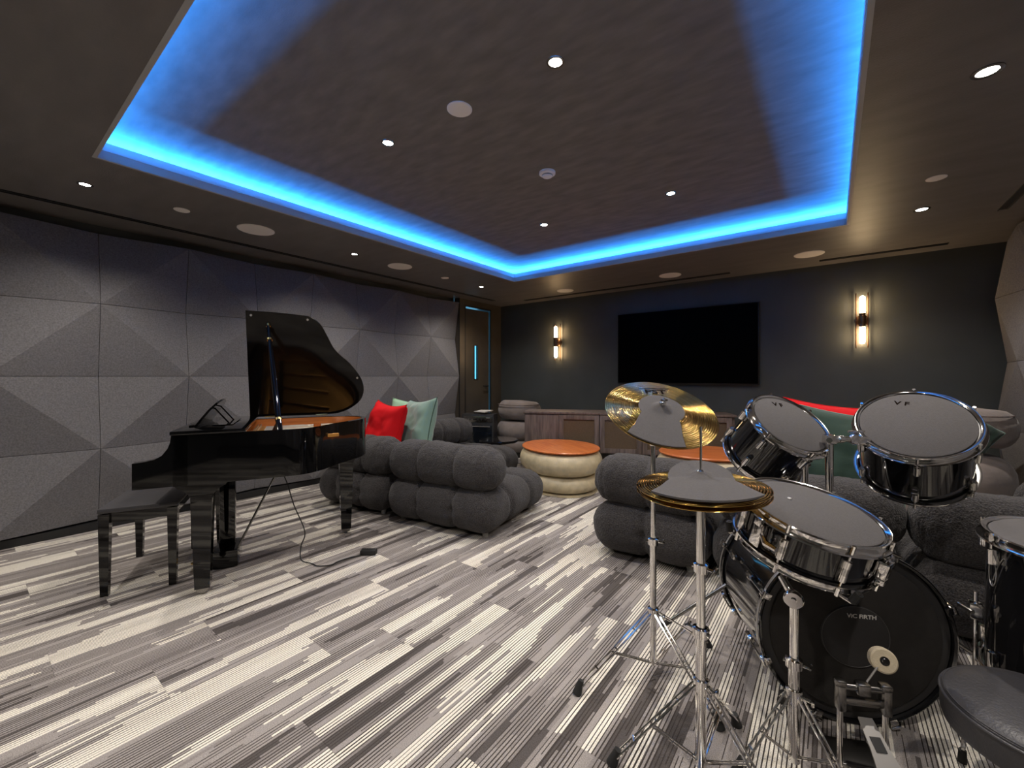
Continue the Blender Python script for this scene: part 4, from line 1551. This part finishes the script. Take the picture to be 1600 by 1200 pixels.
b = B(); b.cyl((hhx, hhy, .03), (hhx, hhy, .42), .0150, seg=20); obj('lower_tube', b, M['chrome'], hs)
b = B(); b.cyl((hhx, hhy, .40), (hhx, hhy, .775), .0125, seg=20); obj('upper_tube', b, M['chrome'], hs)
b = B(); b.cyl((hhx, hhy, .77), (hhx, hhy, 1.005), .0033, seg=10); obj('pull_rod', b, M['chrome'], hs)
b = B(); b.lathe([(.004, .815), (.022, .812), (.024, .806), (.014, .800), (.014, .775), (.011, .770)], 18, origin=(hhx, hhy, 0)); obj('cymbal_seat', b, M['rubber'], hs)
b = B(); clamp(b, hhx, hhy, .415, .0150, 2.8); obj('height_clamp', b, M['chrome'], hs)
b = B(); clamp(b, hhx, hhy, .60, .0125, -.2); obj('height_clamp', b, M['chrome'], hs)
tripod(hs, hhx, hhy, .265, .03, [(-.52, 1.17), (-.07, 1.23), (-.25, 1.55)], strut_z=.05)
b = B(); b.box((-.285, 1.16, .035), (.075, .22, .010), Matrix.Rotation(-.18, 3, 'X'), bevel=.004); b.box((-.285, 1.055, .010), (.085, .04, .018), bevel=.004); obj('foot_pedal', b, M['dark_chrome'], hs)

# snare stand
qx, qy = -.088, 1.472
ss = thing('snare_stand', 'chrome stand holding the snare drum', 'stand', (0, 0, 0))
b = B(); b.cyl((qx, qy, .03), (qx, qy, .33), .0145, seg=18); obj('lower_tube', b, M['chrome'], ss)
b = B(); b.cyl((qx, qy, .31), (qx, qy, .50), .0115, seg=18); obj('upper_tube', b, M['chrome'], ss)
b = B(); clamp(b, qx, qy, .315, .0145, -.1); obj('height_clamp', b, M['chrome'], ss)
fs = frame((-.047, 1.555, .744), (.245, -.135, .96))
cb_ = fs @ Vector((0, 0, -.185))
b = B(); b.lathe([(0, -.012), (.022, -.012), (.026, -.006), (.026, .006), (.022, .012), (0, .012)], 22, origin=(qx, qy - .012, .505), ax=Matrix.Rotation(PI / 2, 3, 'X')); b.cyl((qx, qy - .03, .505), (qx, qy + .02, .505), .008, seg=12)
b.tube([(qx, qy, .505), (qx - .03, qy + .02, .545), cb_], [.012, .011, .010], 12)
obj('tilter', b, M['chrome'], ss)
for a in (.2, 2.3, 4.4):
    pts = [cb_, fs @ Vector((.10 * math.cos(a), .10 * math.sin(a), -.172)), fs @ Vector((.193 * math.cos(a), .193 * math.sin(a), -.150)), fs @ Vector((.203 * math.cos(a), .203 * math.sin(a), -.115))]
    b = B(); b.tube(pts, [.006, .006, .006, .005], 8); ar = obj('basket_arm', b, M['chrome'], ss)
    b = B(); b.tube([pts[2] + (pts[3] - pts[2]) * .1, pts[3]], [.011, .010], 10); obj('rubber_grip', b, M['rubber'], ar)
tripod(ss, qx, qy, .225, .03, [(-.22, 1.36), (.08, 1.37), (-.14, 1.76)], strut_z=.05)

# bass pedal
px_, py_ = .070, 1.585
az = math.atan2(.454, .891)
pd = thing('bass_pedal', 'chrome and black bass drum pedal with a cream felt beater', 'pedal', (px_, py_, 0), az)
# local x along the axle, local -y towards the drummer
for s in (-1, 1):
    b = B(); b.cyl((s * .058, 0, .012), (s * .058, 0, .185), .0075, seg=14); po = obj('frame_post', b, M['chrome'], pd)
    b = B(); b.box((s * .058, 0, .215), (.022, .030, .075), bevel=.006); b.box((s * .058, 0, .255), (.028, .026, .020), bevel=.006); obj('post_cap', b, M['dark_chrome'], po)
b = B(); b.cyl((-.066, 0, .245), (.066, 0, .245), .0085, seg=14); b.box((0, 0, .245), (.034, .028, .034), bevel=.006); obj('axle', b, M['dark_chrome'], pd)
b = B(); b.box((0, 0, .205), (.10, .014, .022), bevel=.006); obj('bridge', b, M['dark_chrome'], pd)
b = B(); b.box((0, .045, .012), (.125, .10, .020), bevel=.004); b.box((0, -.13, .006), (.07, .28, .008), bevel=.002); obj('base_plate', b, M['dark_chrome'], pd)
fb0, fb1 = Vector((0, -.012, .165)), Vector((0, -.27, .022))
dirv = (fb1 - fb0)
ang = math.atan2(dirv.z, dirv.y)
b = B()
nrm = Vector((0, -dirv.z, dirv.y)).normalized() * -1
sec = [(.018, 0), (.024, .25), (.036, .5), (.040, .8), (.036, 1.0)]
up, dn = [], []
for hw, t_ in sec:
    p_ = fb0 + dirv * t_
    for s in (-1, 1):
        up.append(b.bm.verts.new(p_ + Vector((s * hw, 0, 0)) + Vector((0, 0, .005)))); dn.append(b.bm.verts.new(p_ + Vector((s * hw, 0, 0))))
for i in range(len(sec) - 1):
    a0, a1, c0, c1 = 2 * i, 2 * i + 1, 2 * i + 2, 2 * i + 3
    b.bm.faces.new((up[a0], up[a1], up[c1], up[c0])); b.bm.faces.new((dn[a1], dn[a0], dn[c0], dn[c1]))
    b.bm.faces.new((up[a0], up[c0], dn[c0], dn[a0])); b.bm.faces.new((up[a1], dn[a1], dn[c1], up[c1]))
b.bm.faces.new((up[0], dn[0], dn[1], up[1])); b.bm.faces.new((up[-1], dn[-1], dn[-2], up[-2]))
fbd = obj('footboard', b, M['silver_trim'], pd, smooth=False)
b = B()
for k in range(5):
    p_ = fb0 + dirv * (.42 + k * .11) + Vector((0, 0, .0062))
    b.box(p_, (.046, .010, .003), Matrix.Rotation(ang + PI, 3, 'X'))
p_ = fb0 + dirv * .22 + Vector((0, 0, .0062)); b.box(p_, (.026, .035, .003), Matrix.Rotation(ang + PI, 3, 'X'))
obj('footboard_ribs', b, M['black_trim'], fbd, smooth=False)
bp0 = Vector((0, 0, .245)); bp1 = Vector((.030, .010, .315))
# beater head: sits in front of the drum head
inv = pd.matrix_basis.inverted()
bpos = Matrix.Rotation(-az, 3, 'Z') @ (Vector((.120, 1.668, .303)) - Vector((px_, py_, 0)))
b = B(); b.cyl(bp0, bpos, .0028, seg=10); obj('beater_rod', b, M['silver_trim'], pd)
ax_ = frame((0, 0, 0), (.30, -.86, .30)).to_3x3()
ax_ = Matrix.Rotation(-az, 3, 'Z') @ ax_
b = B(); b.lathe([(0, -.013), (.030, -.013), (.034, -.010), (.034, .010), (.030, .013), (0, .013)], 36, origin=bpos, ax=ax_); be = obj('beater_head', b, M['beater_felt'], pd)
b = B(); b.lathe([(0, .0165), (.006, .0165), (.007, .015), (.012, .0148), (.0125, .0128)], 24, origin=bpos, ax=ax_); obj('beater_washer', b, M['dark_chrome'], be)

# drum stool
th_ = thing('drum_stool', 'round black vinyl drum stool in the bottom right corner', 'stool', (.397, 1.496, 0))
b = B(); b.lathe([(0, .300), (.165, .300), (.176, .306), (.180, .318), (.180, .366)], 72); obj('seat_side', b, M['leather'], th_)
b = B(); b.lathe([(.178, .364), (.176, .374), (.166, .381), (.13, .386), (.07, .388), (0, .389)], 72); obj('seat_top', b, M['leather'], th_)
b = B(); b.tube([(.1795 * math.cos(a), .1795 * math.sin(a), .3680) for a in [2 * PI * k / 72 for k in range(72)]], .0035, 8, closed=True); b.tube([(.1735 * math.cos(a), .1735 * math.sin(a), .3765) for a in [2 * PI * k / 72 for k in range(72)]], .0018, 6, closed=True); obj('piping', b, M['leather'], th_)
b = B(); b.cyl((0, 0, .06), (0, 0, .30), .0125, seg=16); obj('post', b, M['chrome'], th_)
tripod(th_, 0, 0, .20, .06, [(.19 * math.cos(a), .19 * math.sin(a)) for a in (.4, 2.5, 4.6)], strut_z=.075)
